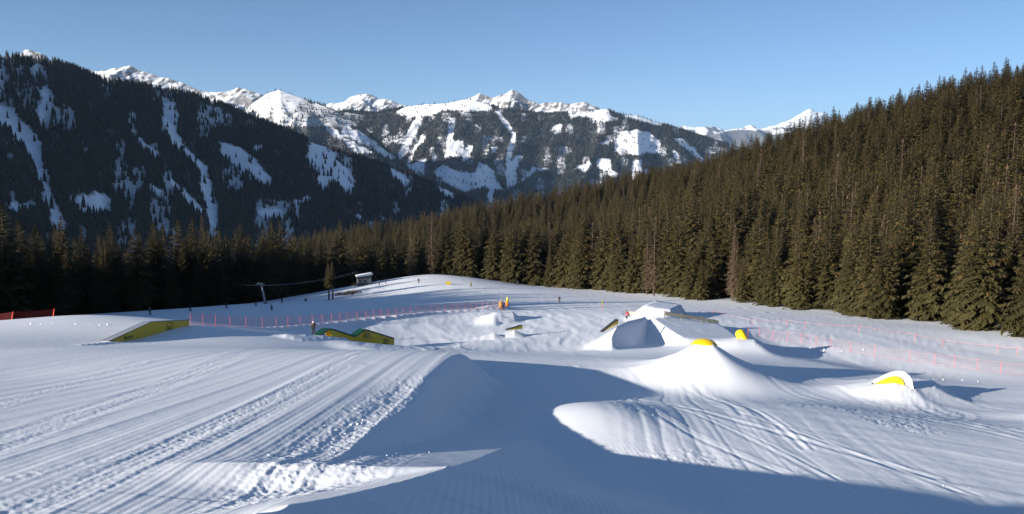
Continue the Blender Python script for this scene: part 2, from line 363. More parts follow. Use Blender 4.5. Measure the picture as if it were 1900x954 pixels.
def make_mountain_mat():
    m, t, b = new_mat('mountain_cover')
    tc = t.nodes.new('ShaderNodeTexCoord')
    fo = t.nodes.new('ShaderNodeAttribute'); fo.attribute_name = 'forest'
    rk = t.nodes.new('ShaderNodeAttribute'); rk.attribute_name = 'rock'
    n1 = t.nodes.new('ShaderNodeTexNoise'); n1.inputs['Scale'].default_value = .02; n1.inputs['Detail'].default_value = 8; n1.inputs['Roughness'].default_value = .7
    t.links.new(tc.outputs['Object'], n1.inputs['Vector'])
    rock = t.nodes.new('ShaderNodeMixRGB'); rock.inputs[1].default_value = (.07, .065, .06, 1); rock.inputs[2].default_value = (.2, .18, .16, 1); t.links.new(n1.outputs[0], rock.inputs[0])
    a = t.nodes.new('ShaderNodeMixRGB'); a.inputs[1].default_value = (.86, .87, .89, 1); t.links.new(rk.outputs['Fac'], a.inputs[0]); t.links.new(rock.outputs[0], a.inputs[2])
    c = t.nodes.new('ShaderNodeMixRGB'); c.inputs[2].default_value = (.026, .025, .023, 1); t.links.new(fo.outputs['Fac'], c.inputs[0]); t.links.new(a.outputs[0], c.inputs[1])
    t.links.new(c.outputs[0], b.inputs['Base Color']); b.inputs['Roughness'].default_value = .8; b.inputs['Specular IOR Level'].default_value = .1
    return m
def make_foliage(name, dark, light, brown):
    m, t, b = new_mat(name)
    ti = t.nodes.new('ShaderNodeAttribute'); ti.attribute_name = 'tint'
    hi = t.nodes.new('ShaderNodeAttribute'); hi.attribute_name = 'cone'
    oi = t.nodes.new('ShaderNodeObjectInfo')
    mx = t.nodes.new('ShaderNodeMixRGB'); mx.inputs[1].default_value = (*dark, 1); mx.inputs[2].default_value = (*light, 1)
    ad = t.nodes.new('ShaderNodeMath'); ad.operation = 'MULTIPLY_ADD'; ad.inputs[1].default_value = .6; t.links.new(oi.outputs['Random'], ad.inputs[0])
    sc = t.nodes.new('ShaderNodeMath'); sc.operation = 'MULTIPLY'; sc.inputs[1].default_value = .5; t.links.new(ti.outputs['Fac'], sc.inputs[0]); t.links.new(sc.outputs[0], ad.inputs[2])
    t.links.new(ad.outputs[0], mx.inputs[0])
    m2 = t.nodes.new('ShaderNodeMixRGB'); m2.inputs[2].default_value = (*brown, 1); t.links.new(mx.outputs[0], m2.inputs[1]); t.links.new(hi.outputs['Fac'], m2.inputs[0])
    t.links.new(m2.outputs[0], b.inputs['Base Color']); b.inputs['Roughness'].default_value = .7; b.inputs['Specular IOR Level'].default_value = .15
    return m
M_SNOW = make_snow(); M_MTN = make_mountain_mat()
M_LEAF = make_foliage('spruce_needles', (.026, .026, .010), (.088, .073, .027), (.125, .072, .025))
M_FARLEAF = make_foliage('distant_needles', (.011, .012, .010), (.027, .026, .020), (.06, .045, .025))
M_LARCH = make_foliage('bare_larch_twigs', (.10, .065, .04), (.16, .11, .07), (.15, .09, .05))
M_BARK = plain('bark', (.07, .05, .035), .9, var=.35, scale=30, bump=.5)
M_YELLOW = plain('yellow_panel', (.62, .45, .02), .45, var=.08, scale=3)
M_YDOME = plain('yellow_plastic', (.80, .52, .01), .3, var=.05, scale=3)
M_DKTRIM = plain('dark_trim', (.03, .03, .03), .5)
M_SLICK = plain('slick_top', (.35, .36, .38), .35)
M_GREEN = plain('green_top', (.004, .050, .022), .4)
M_DGREEN = plain('dark_green_print', (.01, .06, .03), .5)
M_GREY = plain('grey_steel', (.30, .29, .26), .5, .2)
M_WOOD = plain('weathered_plank', (.20, .19, .16), .8, var=.25, scale=14, bump=.3)
M_WHITE = plain('white_panel', (.78, .77, .74), .4, var=.03)
M_ORANGE = plain('orange_pole', (.85, .09, .04), .5, var=.05)
M_NET = plain('orange_net', (.85, .13, .10), .6, var=.05)
M_RNET = plain('red_net', (.22, .012, .016), .6, var=.1)
M_MAT = plain('orange_padding', (.85, .22, .02), .6, var=.08)
M_YMAT = plain('yellow_padding', (.75, .50, .03), .6, var=.08)
M_STEEL = plain('pylon_steel', (.22, .27, .28), .5, .3)
M_GALV = plain('galvanised_steel', (.38, .39, .40), .45, .5)
M_GLASS = plain('dark_window', (.02, .025, .03), .1)
M_HUT = plain('hut_wall', (.10, .11, .10), .7, var=.12)
M_BLACK = plain('black_fabric', (.018, .018, .02), .8)
M_NAVY = plain('navy_fabric', (.03, .04, .09), .8)
M_CAMO = plain('olive_camo_fabric', (.07, .07, .04), .8, var=.8, scale=9)
M_RED = plain('red_fabric', (.5, .04, .03), .7)
M_OCHRE = plain('ochre_fabric', (.30, .22, .04), .7)
M_SKIN = plain('skin', (.55, .33, .24), .6)
M_RUBBER = plain('black_rubber', (.015, .015, .015), .6)

# ------------------------------------------------------------------ ground sheet (one polar sheet, finest in front)
CLEARING = [(-280, -90), (-190, 0), (-140, 60), (-112, 100), (-106, 150)] + \
    [tuple(at(*p)[:2]) for p in [(-60, 592, 190), (100, 590, 206), (250, 578, 228), (400, 571, 243), (500, 557, 262), (550, 549, 283), (585, 543, 296), (680, 525, 306), (740, 518, 304), (860, 514, 303),
                                 (1000, 532, 293), (1200, 549, 234), (1350, 563, 192), (1480, 577, 158), (1700, 601, 123), (1850, 621, 101), (1960, 634, 91)]] + [(95, 78), (140, 40), (260, -90)]
def build_ground():
    a0 = math.radians(35.5)
    front = np.linspace(-a0, a0, 1050)
    side = np.concatenate([np.linspace(-math.pi, -math.radians(70), 36)[:-1], np.linspace(-math.radians(70), -a0, 44)[:-1]])
    ang = np.concatenate([side, front, -side[::-1][:-1]])
    r = np.concatenate([np.linspace(.6, 12, 30)[:-1], 1 / np.linspace(1 / 12., 1 / 130., 500)[:-1], np.exp(np.linspace(math.log(130), math.log(420), 105))[:-1], np.exp(np.linspace(math.log(420), math.log(47000), 55))])
    A, R = np.meshgrid(ang, r); X = R * np.sin(A); Y = R * np.cos(A)
    z, rough = ground(X.ravel(), Y.ravel(), True)
    na, nr = len(ang), len(r)
    V = np.stack([X.ravel(), Y.ravel(), z], -1); V = np.vstack([V, [(0, 0, gz(0, 0.01))]])
    i, j = np.meshgrid(np.arange(nr - 1), np.arange(na), indexing='ij'); j2 = (j + 1) % na
    q = np.stack([i * na + j, i * na + j2, (i + 1) * na + j2, (i + 1) * na + j], -1).reshape(-1, 4)[:, ::-1]
    me = np_mesh('snow_slope', V, q)
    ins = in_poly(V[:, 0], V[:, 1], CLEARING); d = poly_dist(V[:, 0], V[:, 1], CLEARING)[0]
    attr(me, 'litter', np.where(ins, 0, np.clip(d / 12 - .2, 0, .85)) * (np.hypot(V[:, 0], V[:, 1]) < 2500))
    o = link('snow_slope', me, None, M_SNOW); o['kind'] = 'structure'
    return o
build_ground()

# ------------------------------------------------------------------ mountains
def catmull(pts, n):
    P = np.array(pts, float); t = np.concatenate([[0], np.cumsum(np.hypot(np.diff(P[:, 0]), np.diff(P[:, 1])) + 1e-6)]); t /= t[-1]; q = np.linspace(0, 1, n)
    return np.stack([np.interp(q, t, P[:, k]) for k in range(P.shape[1])], -1)
class Mountain:
    """a massif: crest line given by photo pixels and distances, flank falling along nh (run, drop), back slope behind"""
    def __init__(s, crest, nh, run, drop, amp, seed, fscale, nu=360, nv=120, back=.6, conv=1.0, crestamp=0.0, curve=1.25, gel=.28, fine=0.0):
        s.gel = gel; s.fine = fine
        c = catmull(crest, nu); s.C = np.array([at(*p) for p in c]); s.nh = np.array(nh, float) / np.hypot(*nh); s.run = run; s.drop = drop; s.amp = amp; s.seed = seed; s.fs = fscale
        s.curve = curve; s.back = back
        L = np.concatenate([[0], np.cumsum(np.hypot(*np.diff(s.C[:, :2], axis=0).T))]); s.L = L
        if crestamp: s.C[:, 2] += crestamp * fbm(L * fscale * 6, L * 0 + seed, 4, seed + 90)
        s.nu, s.nv = nu, nv
    def pos(s, u, v):
        """u in 0..1 along the crest, v in -back..1 down the flank"""
        u = np.asarray(u); v = np.asarray(v); q = np.linspace(0, 1, s.nu)
        cx, cy, cz, l = [np.interp(u, q, a) for a in (s.C[:, 0], s.C[:, 1], s.C[:, 2], s.L)]
        f = np.where(v > 0, np.abs(v) ** (1 / s.curve) * .35 + np.abs(v) * .65, np.abs(v) * 1.1)
        x = cx + s.nh[0] * v * s.run; y = cy + s.nh[1] * v * s.run; z = cz - f * s.drop
        e = np.clip(np.abs(v) * 6, 0.12, 1)
        g = ridged(l * s.fs + .25 * fbm(l * s.fs, v * 2, 2, s.seed + 3), v * s.run * s.fs * s.gel, 5, s.seed) - .45
        h = fbm(l * s.fs * 2.5, v * s.run * s.fs * 2.5, 4, s.seed + 7)
        rr_ = s.fine * (ridged(l * s.fs * 3.1 + h, v * s.run * s.fs * 2.6, 5, s.seed + 13) - .45) if s.fine else 0
        return x, y, z + s.amp * e * (g * 1.2 + .35 * h + rr_)
    def grid(s):
        u = np.linspace(0, 1, s.nu); nb = max(6, s.nv // 8)
        v = np.concatenate([np.linspace(-s.back, 0, nb)[:-1], np.linspace(0, 1, s.nv) ** 1.15])
        U, V = np.meshgrid(u, v); x, y, z = s.pos(U.ravel(), V.ravel()); n = len(v)
        i, j = np.meshgrid(np.arange(n - 1), np.arange(s.nu - 1), indexing='ij')
        q = np.stack([i * s.nu + j, (i + 1) * s.nu + j, (i + 1) * s.nu + j + 1, i * s.nu + j + 1], -1).reshape(-1, 4)
        return np.stack([x, y, z], -1), q, U.ravel(), V.ravel()
def pix_mask(P, polys, jit, seed, fs=.06):
    px, py = project(P[:, 0], P[:, 1], P[:, 2]); jx = px + jit * fbm(px * fs, py * fs, 4, seed, .65); jy = py + jit * fbm(px * fs + 40, py * fs, 4, seed + 5, .65)
    m = np.zeros(len(P), bool)
    for poly in polys:
        a = np.array(poly); s = (jx > a[:, 0].min()) & (jx < a[:, 0].max()) & (jy > a[:, 1].min()) & (jy < a[:, 1].max())
        if s.any(): m[s] |= in_poly(jx[s], jy[s], poly)
    return m, px, py
LEFT_GAPS = [
    [(-20, 190), (25, 205), (75, 255), (82, 300), (97, 360), (128, 430), (98, 430), (85, 370), (60, 310), (30, 255), (-20, 232)], [(80, 160), (90, 162), (80, 230), (68, 232)],
    [(128, 372), (150, 362), (190, 356), (210, 375), (202, 392), (180, 404), (150, 392)], [(-10, 376), (76, 376), (70, 390), (-10, 397)],
    [(303, 190), (327, 190), (334, 220), (328, 245), (348, 275), (384, 310), (396, 350), (408, 440), (388, 440), (377, 370), (368, 320), (338, 285), (313, 255), (303, 225)],
    [(240, 228), (262, 258), (296, 292), (290, 302), (262, 278), (242, 250)], [(310, 322), (345, 352), (378, 395), (366, 402), (340, 372)],
    [(400, 263), (430, 267), (470, 288), (502, 328), (508, 354), (480, 342), (450, 318), (420, 297)], [(470, 270), (492, 272), (490, 281), (472, 280)],
    [(573, 260), (602, 268), (640, 308), (664, 343), (652, 362), (627, 338), (607, 346), (600, 362), (585, 322), (570, 300)],
    [(480, 390), (522, 384), (524, 403), (490, 402)], [(543, 380), (576, 360), (580, 370), (557, 386), (553, 412), (545, 402)], [(275, 340), (300, 350), (300, 372), (285, 360)],
    [(658, 398), (674, 405), (668, 414), (658, 410)], [(718, 308), (737, 316), (764, 340), (746, 344), (728, 327)], [(793, 333), (852, 365), (832, 368)], [(700, 400), (714, 402), (708, 412)]]
FAR_GAPS = [
    [(773, 212), (788, 212), (772, 250), (752, 290), (743, 302), (736, 294), (753, 250)], [(792, 252), (772, 275), (759, 307), (752, 312), (763, 280), (785, 250)], [(750, 306), (792, 296), (788, 324), (755, 314)],
    [(830, 263), (860, 261), (862, 292), (823, 294)], [(866, 270), (875, 272), (874, 292), (860, 302), (858, 297)],
    [(806, 318), (822, 304), (850, 316), (880, 323), (888, 303), (902, 306), (917, 318), (920, 335), (934, 350), (912, 354), (890, 350), (865, 358), (840, 348), (813, 332)], [(906, 348), (918, 348), (913, 378), (907, 376)],
    [(918, 203), (932, 213), (947, 235), (957, 252), (954, 275), (943, 307), (936, 305), (944, 270), (946, 250), (930, 228)], [(938, 303), (960, 288), (972, 290), (960, 310), (957, 342), (942, 352), (938, 330)],
    [(958, 342), (990, 310), (1000, 312), (986, 327)], [(833, 222), (845, 220), (840, 263), (831, 263)], [(803, 285), (812, 288), (806, 302), (800, 298)], [(912, 272), (924, 272), (923, 285), (913, 284)],
    [(1140, 262), (1160, 242), (1180, 239), (1205, 247), (1224, 262), (1227, 284), (1205, 286), (1190, 286), (1150, 288), (1142, 280)],
    [(1066, 314), (1090, 298), (1098, 305), (1085, 320)], [(1103, 308), (1112, 294), (1132, 296), (1134, 315), (1148, 322), (1136, 334), (1124, 318)], [(1173, 298), (1192, 298), (1188, 330), (1178, 342), (1171, 330)],
    [(1248, 256), (1266, 256), (1282, 272), (1302, 290), (1312, 304), (1300, 304), (1285, 287), (1262, 270)], [(1246, 280), (1257, 284), (1264, 304), (1254, 304)], [(1345, 264), (1374, 275), (1362, 277)], [(1106, 268), (1130, 262), (1130, 271)],
    [(735, 207), (760, 192), (870, 178), (908, 186), (914, 205), (880, 208), (830, 206), (800, 216), (745, 218)], [(1052, 205), (1100, 200), (1125, 198), (1138, 215), (1152, 222), (1120, 226), (1080, 216), (1060, 224)], [(1143, 209), (1180, 210), (1228, 226), (1232, 234), (1195, 228)],
    [(1028, 235), (1045, 232), (1040, 250), (1030, 250)], [(995, 310), (1020, 312), (1015, 318), (998, 316)]]
MID_GAPS = [[(460, 200), (490, 172), (520, 158), (548, 170), (566, 182), (548, 197), (522, 218), (500, 216), (478, 206)], [(640, 233), (672, 248), (702, 268), (738, 295), (727, 298), (690, 278), (650, 258), (632, 252)], [(630, 254), (650, 260), (694, 286), (660, 288)],
            [(598, 232), (612, 230), (640, 258), (620, 262)]]

NH_SUNW = (0, -1)
def add_mountain(m, forest=None, jit=6, seed=0, rock=0.0, thin=None):
    P, q, U, V = m.grid(); me = np_mesh('mountain', P, q)
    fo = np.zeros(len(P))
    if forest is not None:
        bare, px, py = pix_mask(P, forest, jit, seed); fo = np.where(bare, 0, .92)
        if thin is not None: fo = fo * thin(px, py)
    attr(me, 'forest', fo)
    if rock > 0:
        no = np.zeros(len(P) * 3, np.float32); me.vertices.foreach_get('normal', no); nz = no.reshape(-1, 3)[:, 2]
        rk = sstep(.84, .66, nz + .14 * fbm(P[:, 0] * m.fs * 14, P[:, 2] * m.fs * 14, 4, seed + 3)) * rock + rock * sstep(.16, .36, fbm(P[:, 0] * m.fs * 9, P[:, 2] * m.fs * 9 + P[:, 1] * m.fs * 4, 5, seed + 11, .65))
    else: rk = np.zeros(len(P))
    attr(me, 'rock', np.clip(rk, 0, 1))
    o = link('mountain', me, None, M_MTN); o['kind'] = 'structure'; return o

left_m = Mountain([(-420, 70, 1250), (-250, 92, 1400), (-100, 105, 1560), (0, 112, 1700), (60, 115, 1780), (100, 125, 1850), (150, 139, 1950), (200, 156, 2050), (260, 163, 2150), (330, 173, 2250), (400, 192, 2350), (450, 211, 2450), (520, 240, 2600), (575, 263, 2750), (650, 289, 2950), (740, 316, 3150), (830, 353, 3350), (900, 386, 3500), (980, 425, 3600)],
                  (.90, -.44), 950, 640, 55, 3, 1 / 330., nu=420, nv=150)
far_m = Mountain([(560, 230, 6300), (640, 206, 6300), (700, 209, 6370), (760, 197, 6440), (830, 190, 6440), (872, 183, 6440), (905, 192, 6440), (940, 205, 6440), (1000, 211, 6510), (1060, 208, 6510), (1100, 204, 6580), (1125, 203, 6580), (1145, 212, 6580), (1180, 215, 6650), (1230, 232, 6720), (1300, 252, 6790), (1380, 277, 6860), (1450, 303, 6930), (1520, 330, 7000), (1620, 370, 7000)],
                 (-.12, -1), 1750, 980, 130, 11, 1 / 700., nu=420, nv=150)
mid_m = Mountain([(400, 262, 4875), (440, 222, 4875), (470, 190, 4875), (495, 174, 4875), (518, 166, 4875), (545, 176, 4875), (580, 189, 4875), (620, 203, 4850), (660, 228, 4825), (700, 262, 4800), (735, 294, 4775), (775, 330, 4750), (830, 370, 4725)],
                 (.35, -1), 880, 525, 75, 23, 1 / 520., nu=260, nv=110)
thinL = lambda px, py: np.where((px < 100) & (py < 215), .55, 1) * np.where(vnoise(px * .045, py * .018, 8) > .74, .45, 1)
thinM = lambda px, py: np.where(py < 235, .35, .9)
thinF = lambda px, py: np.where(vnoise(px * .07, py * .05, 9) > .72, .5, 1)
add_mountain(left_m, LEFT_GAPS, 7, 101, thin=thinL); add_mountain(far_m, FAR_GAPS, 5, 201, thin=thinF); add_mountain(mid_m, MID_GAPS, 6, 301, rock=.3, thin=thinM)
# snow chain behind the left mountain, small peak, dome peak, twin peaks, far blue ranges
NEVER = [[(-999, -999), (-998, -999), (-998, -998)]]
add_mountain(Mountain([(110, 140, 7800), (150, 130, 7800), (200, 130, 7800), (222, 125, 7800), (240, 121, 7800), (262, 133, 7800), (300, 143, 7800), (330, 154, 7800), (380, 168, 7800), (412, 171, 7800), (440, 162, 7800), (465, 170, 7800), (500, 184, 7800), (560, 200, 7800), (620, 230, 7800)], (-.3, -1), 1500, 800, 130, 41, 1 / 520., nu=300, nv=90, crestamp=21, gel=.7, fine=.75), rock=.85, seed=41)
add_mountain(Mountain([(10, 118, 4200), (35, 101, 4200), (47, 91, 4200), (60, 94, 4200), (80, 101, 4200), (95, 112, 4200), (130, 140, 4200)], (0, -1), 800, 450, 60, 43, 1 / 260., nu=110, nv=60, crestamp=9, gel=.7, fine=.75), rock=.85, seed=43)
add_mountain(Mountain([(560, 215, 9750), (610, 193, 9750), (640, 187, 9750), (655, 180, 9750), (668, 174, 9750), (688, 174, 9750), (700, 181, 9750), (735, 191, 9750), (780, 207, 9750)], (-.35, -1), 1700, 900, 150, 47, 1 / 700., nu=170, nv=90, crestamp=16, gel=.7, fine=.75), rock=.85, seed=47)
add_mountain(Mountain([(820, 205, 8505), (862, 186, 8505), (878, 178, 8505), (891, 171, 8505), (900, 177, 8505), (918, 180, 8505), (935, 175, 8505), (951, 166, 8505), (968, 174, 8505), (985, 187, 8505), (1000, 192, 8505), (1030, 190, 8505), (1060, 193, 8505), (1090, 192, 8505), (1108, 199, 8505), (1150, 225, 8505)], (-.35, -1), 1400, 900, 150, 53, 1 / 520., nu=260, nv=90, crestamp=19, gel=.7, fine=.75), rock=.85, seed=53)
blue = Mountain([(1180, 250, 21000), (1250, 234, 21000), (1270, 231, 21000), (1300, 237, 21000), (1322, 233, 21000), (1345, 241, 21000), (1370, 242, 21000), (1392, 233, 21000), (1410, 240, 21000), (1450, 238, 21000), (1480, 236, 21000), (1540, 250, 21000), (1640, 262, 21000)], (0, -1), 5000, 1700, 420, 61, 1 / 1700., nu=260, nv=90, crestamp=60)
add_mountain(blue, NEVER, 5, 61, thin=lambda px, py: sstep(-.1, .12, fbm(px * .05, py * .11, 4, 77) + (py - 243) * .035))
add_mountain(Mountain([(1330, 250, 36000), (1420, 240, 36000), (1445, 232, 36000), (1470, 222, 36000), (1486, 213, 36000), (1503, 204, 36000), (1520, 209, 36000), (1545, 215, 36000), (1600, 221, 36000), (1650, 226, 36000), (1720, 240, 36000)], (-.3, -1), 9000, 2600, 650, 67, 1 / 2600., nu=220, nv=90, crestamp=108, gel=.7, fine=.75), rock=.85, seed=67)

# ------------------------------------------------------------------ conifers
def spruce_mesh(name, seed, rad=.16, levels=36, per=9, frond=5, bare=.04, sparse=False):
    """crown of a conifer of height 1: whorls of drooping boughs, each a spine with needle sprays"""
    rng = np.random.default_rng(seed); T = []; tint = []; cone = []
    up = np.array((0, 0, 1.0))
    for i in range(levels):
        f = i / (levels - 1); z = bare + (0.985 - bare) * f ** .92
        R = rad * ((1 - f) ** .80) * (.82 + .18 * math.sin(i * 2.1 + seed)) + .012
        if f < .12: R *= .72 + 2.3 * f
        nb = max(4, int(per * (.45 + .75 * (1 - f)))); a0 = rng.uniform(0, 6.28)
        for b in range(nb):
            a = a0 + 6.283 * b / nb + rng.uniform(-.3, .3); L = R * rng.uniform(.62, 1.18); d = np.array((math.cos(a), math.sin(a), 0)); s = np.array((-d[1], d[0], 0))
            droop = .55 * (1 - f) + .05; p0 = up * (z + rng.uniform(-.008, .008)); tb = rng.uniform(0, 1)
            pts = [p0 + d * L * t + up * L * (.22 * t - droop * t * t + .12 * t ** 4) for t in (0, .3, .6, .85, 1.0)]
            wd = (.010 if sparse else .022) * (.5 + .5 * (1 - f)) + .10 * L * (0 if sparse else 1)
            for k in range(4):
                t0, t1 = k / 4, (k + 1) / 4; w0, w1 = wd * (1 - .6 * t0) * (.5 if k == 0 else 1), wd * (1 - .6 * t1) * (.25 if k == 3 else 1)
                A, B = pts[k] - s * w0, pts[k] + s * w0; C, D = pts[k + 1] + s * w1, pts[k + 1] - s * w1
                T += [(A, B, C), (A, C, D)]; tint += [tb] * 2; cone += [0] * 2
            for q in range(frond):
                t = .22 + .78 * (q + rng.uniform(0, .8)) / frond; k = min(3, int(t * 4)); c = pts[k] + (pts[k + 1] - pts[k]) * (t * 4 - k if t < 1 else 1)
                for sg in (-1, 1):
                    l = L * rng.uniform(.26, .46) * (1.15 - .5 * t) + .006; dr = (d * rng.uniform(.35, .8) + s * sg * rng.uniform(.6, 1) - up * rng.uniform(.15, .75)); dr /= np.linalg.norm(dr)
                    w = np.cross(dr, up); w /= np.linalg.norm(w) + 1e-9; w = w * l * (.10 if sparse else .30) + up * l * rng.uniform(-.1, .1)
                    e = c + dr * l
                    T.append((c - w * .5, c + w, e)); tint.append(min(1, max(0, tb + rng.uniform(-.3, .3)))); cone.append(float(rng.uniform() < .30 * f + .04) * rng.uniform(.3, 1) if f > .25 else 0)
    for k in range(6):
        a = k * 1.05; d = np.array((math.cos(a), math.sin(a), 0)) * .006; T.append((up * .955 + d, up * .955 - d + np.array((d[1], -d[0], 0)), up * 1.0)); tint.append(.5); cone.append(.3)
    V = np.array(T).reshape(-1, 3); me = np_mesh(name, V, np.arange(len(V)).reshape(-1, 3), smooth=False)
    attr(me, 'tint', np.repeat(tint, 3)); attr(me, 'cone', np.repeat(cone, 3))
    return me
def trunk_mesh(name, seed, r=.011):
    rng = random.Random(seed); n = 8; lev = [0, .015, .1, .3, .5, .7, .85, .97]; V = []; F = []
    for i, z in enumerate(lev):
        rr = r * (1 - z) ** .8 * (1.5 if z == 0 else 1) + .0006; ox, oy = rng.uniform(-.002, .002), rng.uniform(-.002, .002)
        V += [(ox + rr * math.cos(6.283 * k / n), oy + rr * math.sin(6.283 * k / n), z - (.02 if z == 0 else 0)) for k in range(n)]
    for i in range(len(lev) - 1): F += [(i * n + k, i * n + (k + 1) % n, (i + 1) * n + (k + 1) % n, (i + 1) * n + k) for k in range(n)]
    return np_mesh(name, np.array(V), np.array(F))
CROWNS = [spruce_mesh('crown', 10 + i, rad=[.22, .25, .20, .23, .19, .26][i], levels=[36, 34, 40, 38, 42, 34][i], per=[10, 11, 9, 10, 9, 11][i]) for i in range(6)]
for c in CROWNS: c.materials.append(M_LEAF)
LARCH = [spruce_mesh('crown', 60 + i, rad=.12, levels=34, per=7, frond=4, sparse=True, bare=.12) for i in range(2)]
for c in LARCH: c.materials.append(M_LARCH)
TRUNKS = [trunk_mesh('trunk', i) for i in range(3)]
for c in TRUNKS: c.materials.append(M_BARK)
def joined(name, parts):
    bm = bmesh.new(); mats = []; me = bpy.data.meshes.new(name)
    vs, fs, ti, co, mi = [], [], [], [], []
    for p, mat in parts:
        b = len(vs); n = len(p.vertices); vs += [tuple(v.co) for v in p.vertices]
        for f in p.polygons: fs.append(tuple(b + i for i in f.vertices)); mi.append(len(mats))
        ti += [d.value for d in p.attributes['tint'].data] if 'tint' in p.attributes else [0] * n
        co += [d.value for d in p.attributes['cone'].data] if 'cone' in p.attributes else [0] * n
        mats.append(mat)
    bm.free(); me.from_pydata(vs, [], fs); me.polygons.foreach_set('material_index', mi); attr(me, 'tint', ti); attr(me, 'cone', co)
    for m in mats: me.materials.append(m)
    return me
proto_col = bpy.data.collections.new('tree_kinds')
for i, c in enumerate(CROWNS + LARCH[:1]):
    o = bpy.data.objects.new('tree_kind_%02d' % i, joined('spruce', [(c, M_LEAF if i < 6 else M_LARCH), (TRUNKS[i % 3], M_BARK)])); proto_col.objects.link(o)
def small_tree(seed):
    rng = np.random.default_rng(seed); T = []; ti = []
    for k, (z0, z1, r) in enumerate([(.03, .45, .17), (.22, .66, .145), (.45, .86, .105), (.68, 1.0, .065)]):
        n = 7; a0 = rng.uniform(0, 6.28)
        ring = [np.array((math.cos(a0 + 6.283 * j / n) * r * rng.uniform(.7, 1.2), math.sin(a0 + 6.283 * j / n) * r * rng.uniform(.7, 1.2), z0 + rng.uniform(-.05, .05))) for j in range(n)]
        for j in range(n): T.append((ring[j], ring[(j + 1) % n], np.array((0, 0, z1)))); ti.append(rng.uniform(0, 1))
    V = np.array(T).reshape(-1, 3); me = np_mesh('far_spruce', V, np.arange(len(V)).reshape(-1, 3), False); attr(me, 'tint', np.repeat(ti, 3)); attr(me, 'cone', np.zeros(len(V))); me.materials.append(M_FARLEAF); return me
small_col = bpy.data.collections.new('small_tree_kinds')
for i in range(4): small_col.objects.link(bpy.data.objects.new('small_tree_kind_%d' % i, small_tree(i)))

def scatter_group(name, coll):
    g = bpy.data.node_groups.new(name, 'GeometryNodeTree')
    g.interface.new_socket('Geometry', in_out='INPUT', socket_type='NodeSocketGeometry'); g.interface.new_socket('Geometry', in_out='OUTPUT', socket_type='NodeSocketGeometry')
    N = g.nodes; i = N.new('NodeGroupInput'); o = N.new('NodeGroupOutput'); ip = N.new('GeometryNodeInstanceOnPoints'); ci = N.new('GeometryNodeCollectionInfo')
    ci.inputs['Collection'].default_value = coll; ci.inputs['Separate Children'].default_value = True; ci.inputs['Reset Children'].default_value = True
    def na(nm, ty):
        n = N.new('GeometryNodeInputNamedAttribute'); n.data_type = ty; n.inputs['Name'].default_value = nm; return n.outputs[0]
    L = g.links; L.new(i.outputs[0], ip.inputs['Points']); L.new(ci.outputs[0], ip.inputs['Instance']); ip.inputs['Pick Instance'].default_value = True
    L.new(na('kind_index', 'INT'), ip.inputs['Instance Index']); L.new(na('turn', 'FLOAT_VECTOR'), ip.inputs['Rotation']); L.new(na('size', 'FLOAT_VECTOR'), ip.inputs['Scale'])
    L.new(ip.outputs[0], o.inputs[0]); return g
G_NEAR, G_FAR = scatter_group('scatter_trees', proto_col), scatter_group('scatter_small_trees', small_col)
def forest(name, P, size, kind, group, label, cat, rng):
    me = bpy.data.meshes.new(name); me.vertices.add(len(P)); me.vertices.foreach_set('co', np.ascontiguousarray(P, np.float32).ravel())
    a = me.attributes.new('kind_index', 'INT', 'POINT'); a.data.foreach_set('value', np.ascontiguousarray(kind, np.int32))
    a = me.attributes.new('turn', 'FLOAT_VECTOR', 'POINT'); r = np.zeros((len(P), 3), np.float32); r[:, 2] = rng.uniform(0, 6.28, len(P)); r[:, 0] = rng.normal(0, .02, len(P)); a.data.foreach_set('vector', r.ravel())
    a = me.attributes.new('size', 'FLOAT_VECTOR', 'POINT'); a.data.foreach_set('vector', np.ascontiguousarray(size, np.float32).ravel())
    o = link(name, me); mod = o.modifiers.new('scatter', 'NODES'); mod.node_group = group
    o['kind'] = 'stuff'; tag(o, label, cat); return o
RNG = np.random.default_rng(7)
def mountain_forest(m, n, gaps, jit, seed, keep, hmin, hmax, label):
    u = RNG.uniform(0, 1, n); v = np.concatenate([RNG.uniform(0, 1, n - n // 10), RNG.uniform(-.02, .01, n // 10)]); x, y, z = m.pos(u, v); P = np.stack([x, y, z], -1)
    bare, px, py = pix_mask(P, gaps, jit, seed); k = (~bare) & (px > -150) & (px < 2050) & (RNG.uniform(0, 1, n) < keep(px, py))
    stray = bare & (RNG.uniform(0, 1, n) < .035); k |= stray
    P = P[k]; h = RNG.uniform(hmin, hmax, len(P)); w = h * RNG.uniform(.85, 1.25, len(P))
    forest('distant_forest', P - (0, 0, 1.0), np.stack([w, w, h], -1), RNG.integers(0, 4, len(P)), G_FAR, label, 'forest', RNG)
mountain_forest(left_m, 52000, LEFT_GAPS, 7, 101, lambda px, py: thinL(px, py) ** 1.6, 14, 25, 'dark shaded conifer forest covering the left mountain')
mountain_forest(far_m, 95000, FAR_GAPS, 5, 201, lambda px, py: thinF(px, py) ** 1.5 * np.where(py < 215, .6, 1), 16, 27, 'conifer forest with snowy clearings across the central mountain')
mountain_forest(mid_m, 12000, MID_GAPS, 6, 301, lambda px, py: thinM(px, py) ** 1.3, 14, 24, 'thin conifer forest on the snow-capped shoulder behind the left mountain')

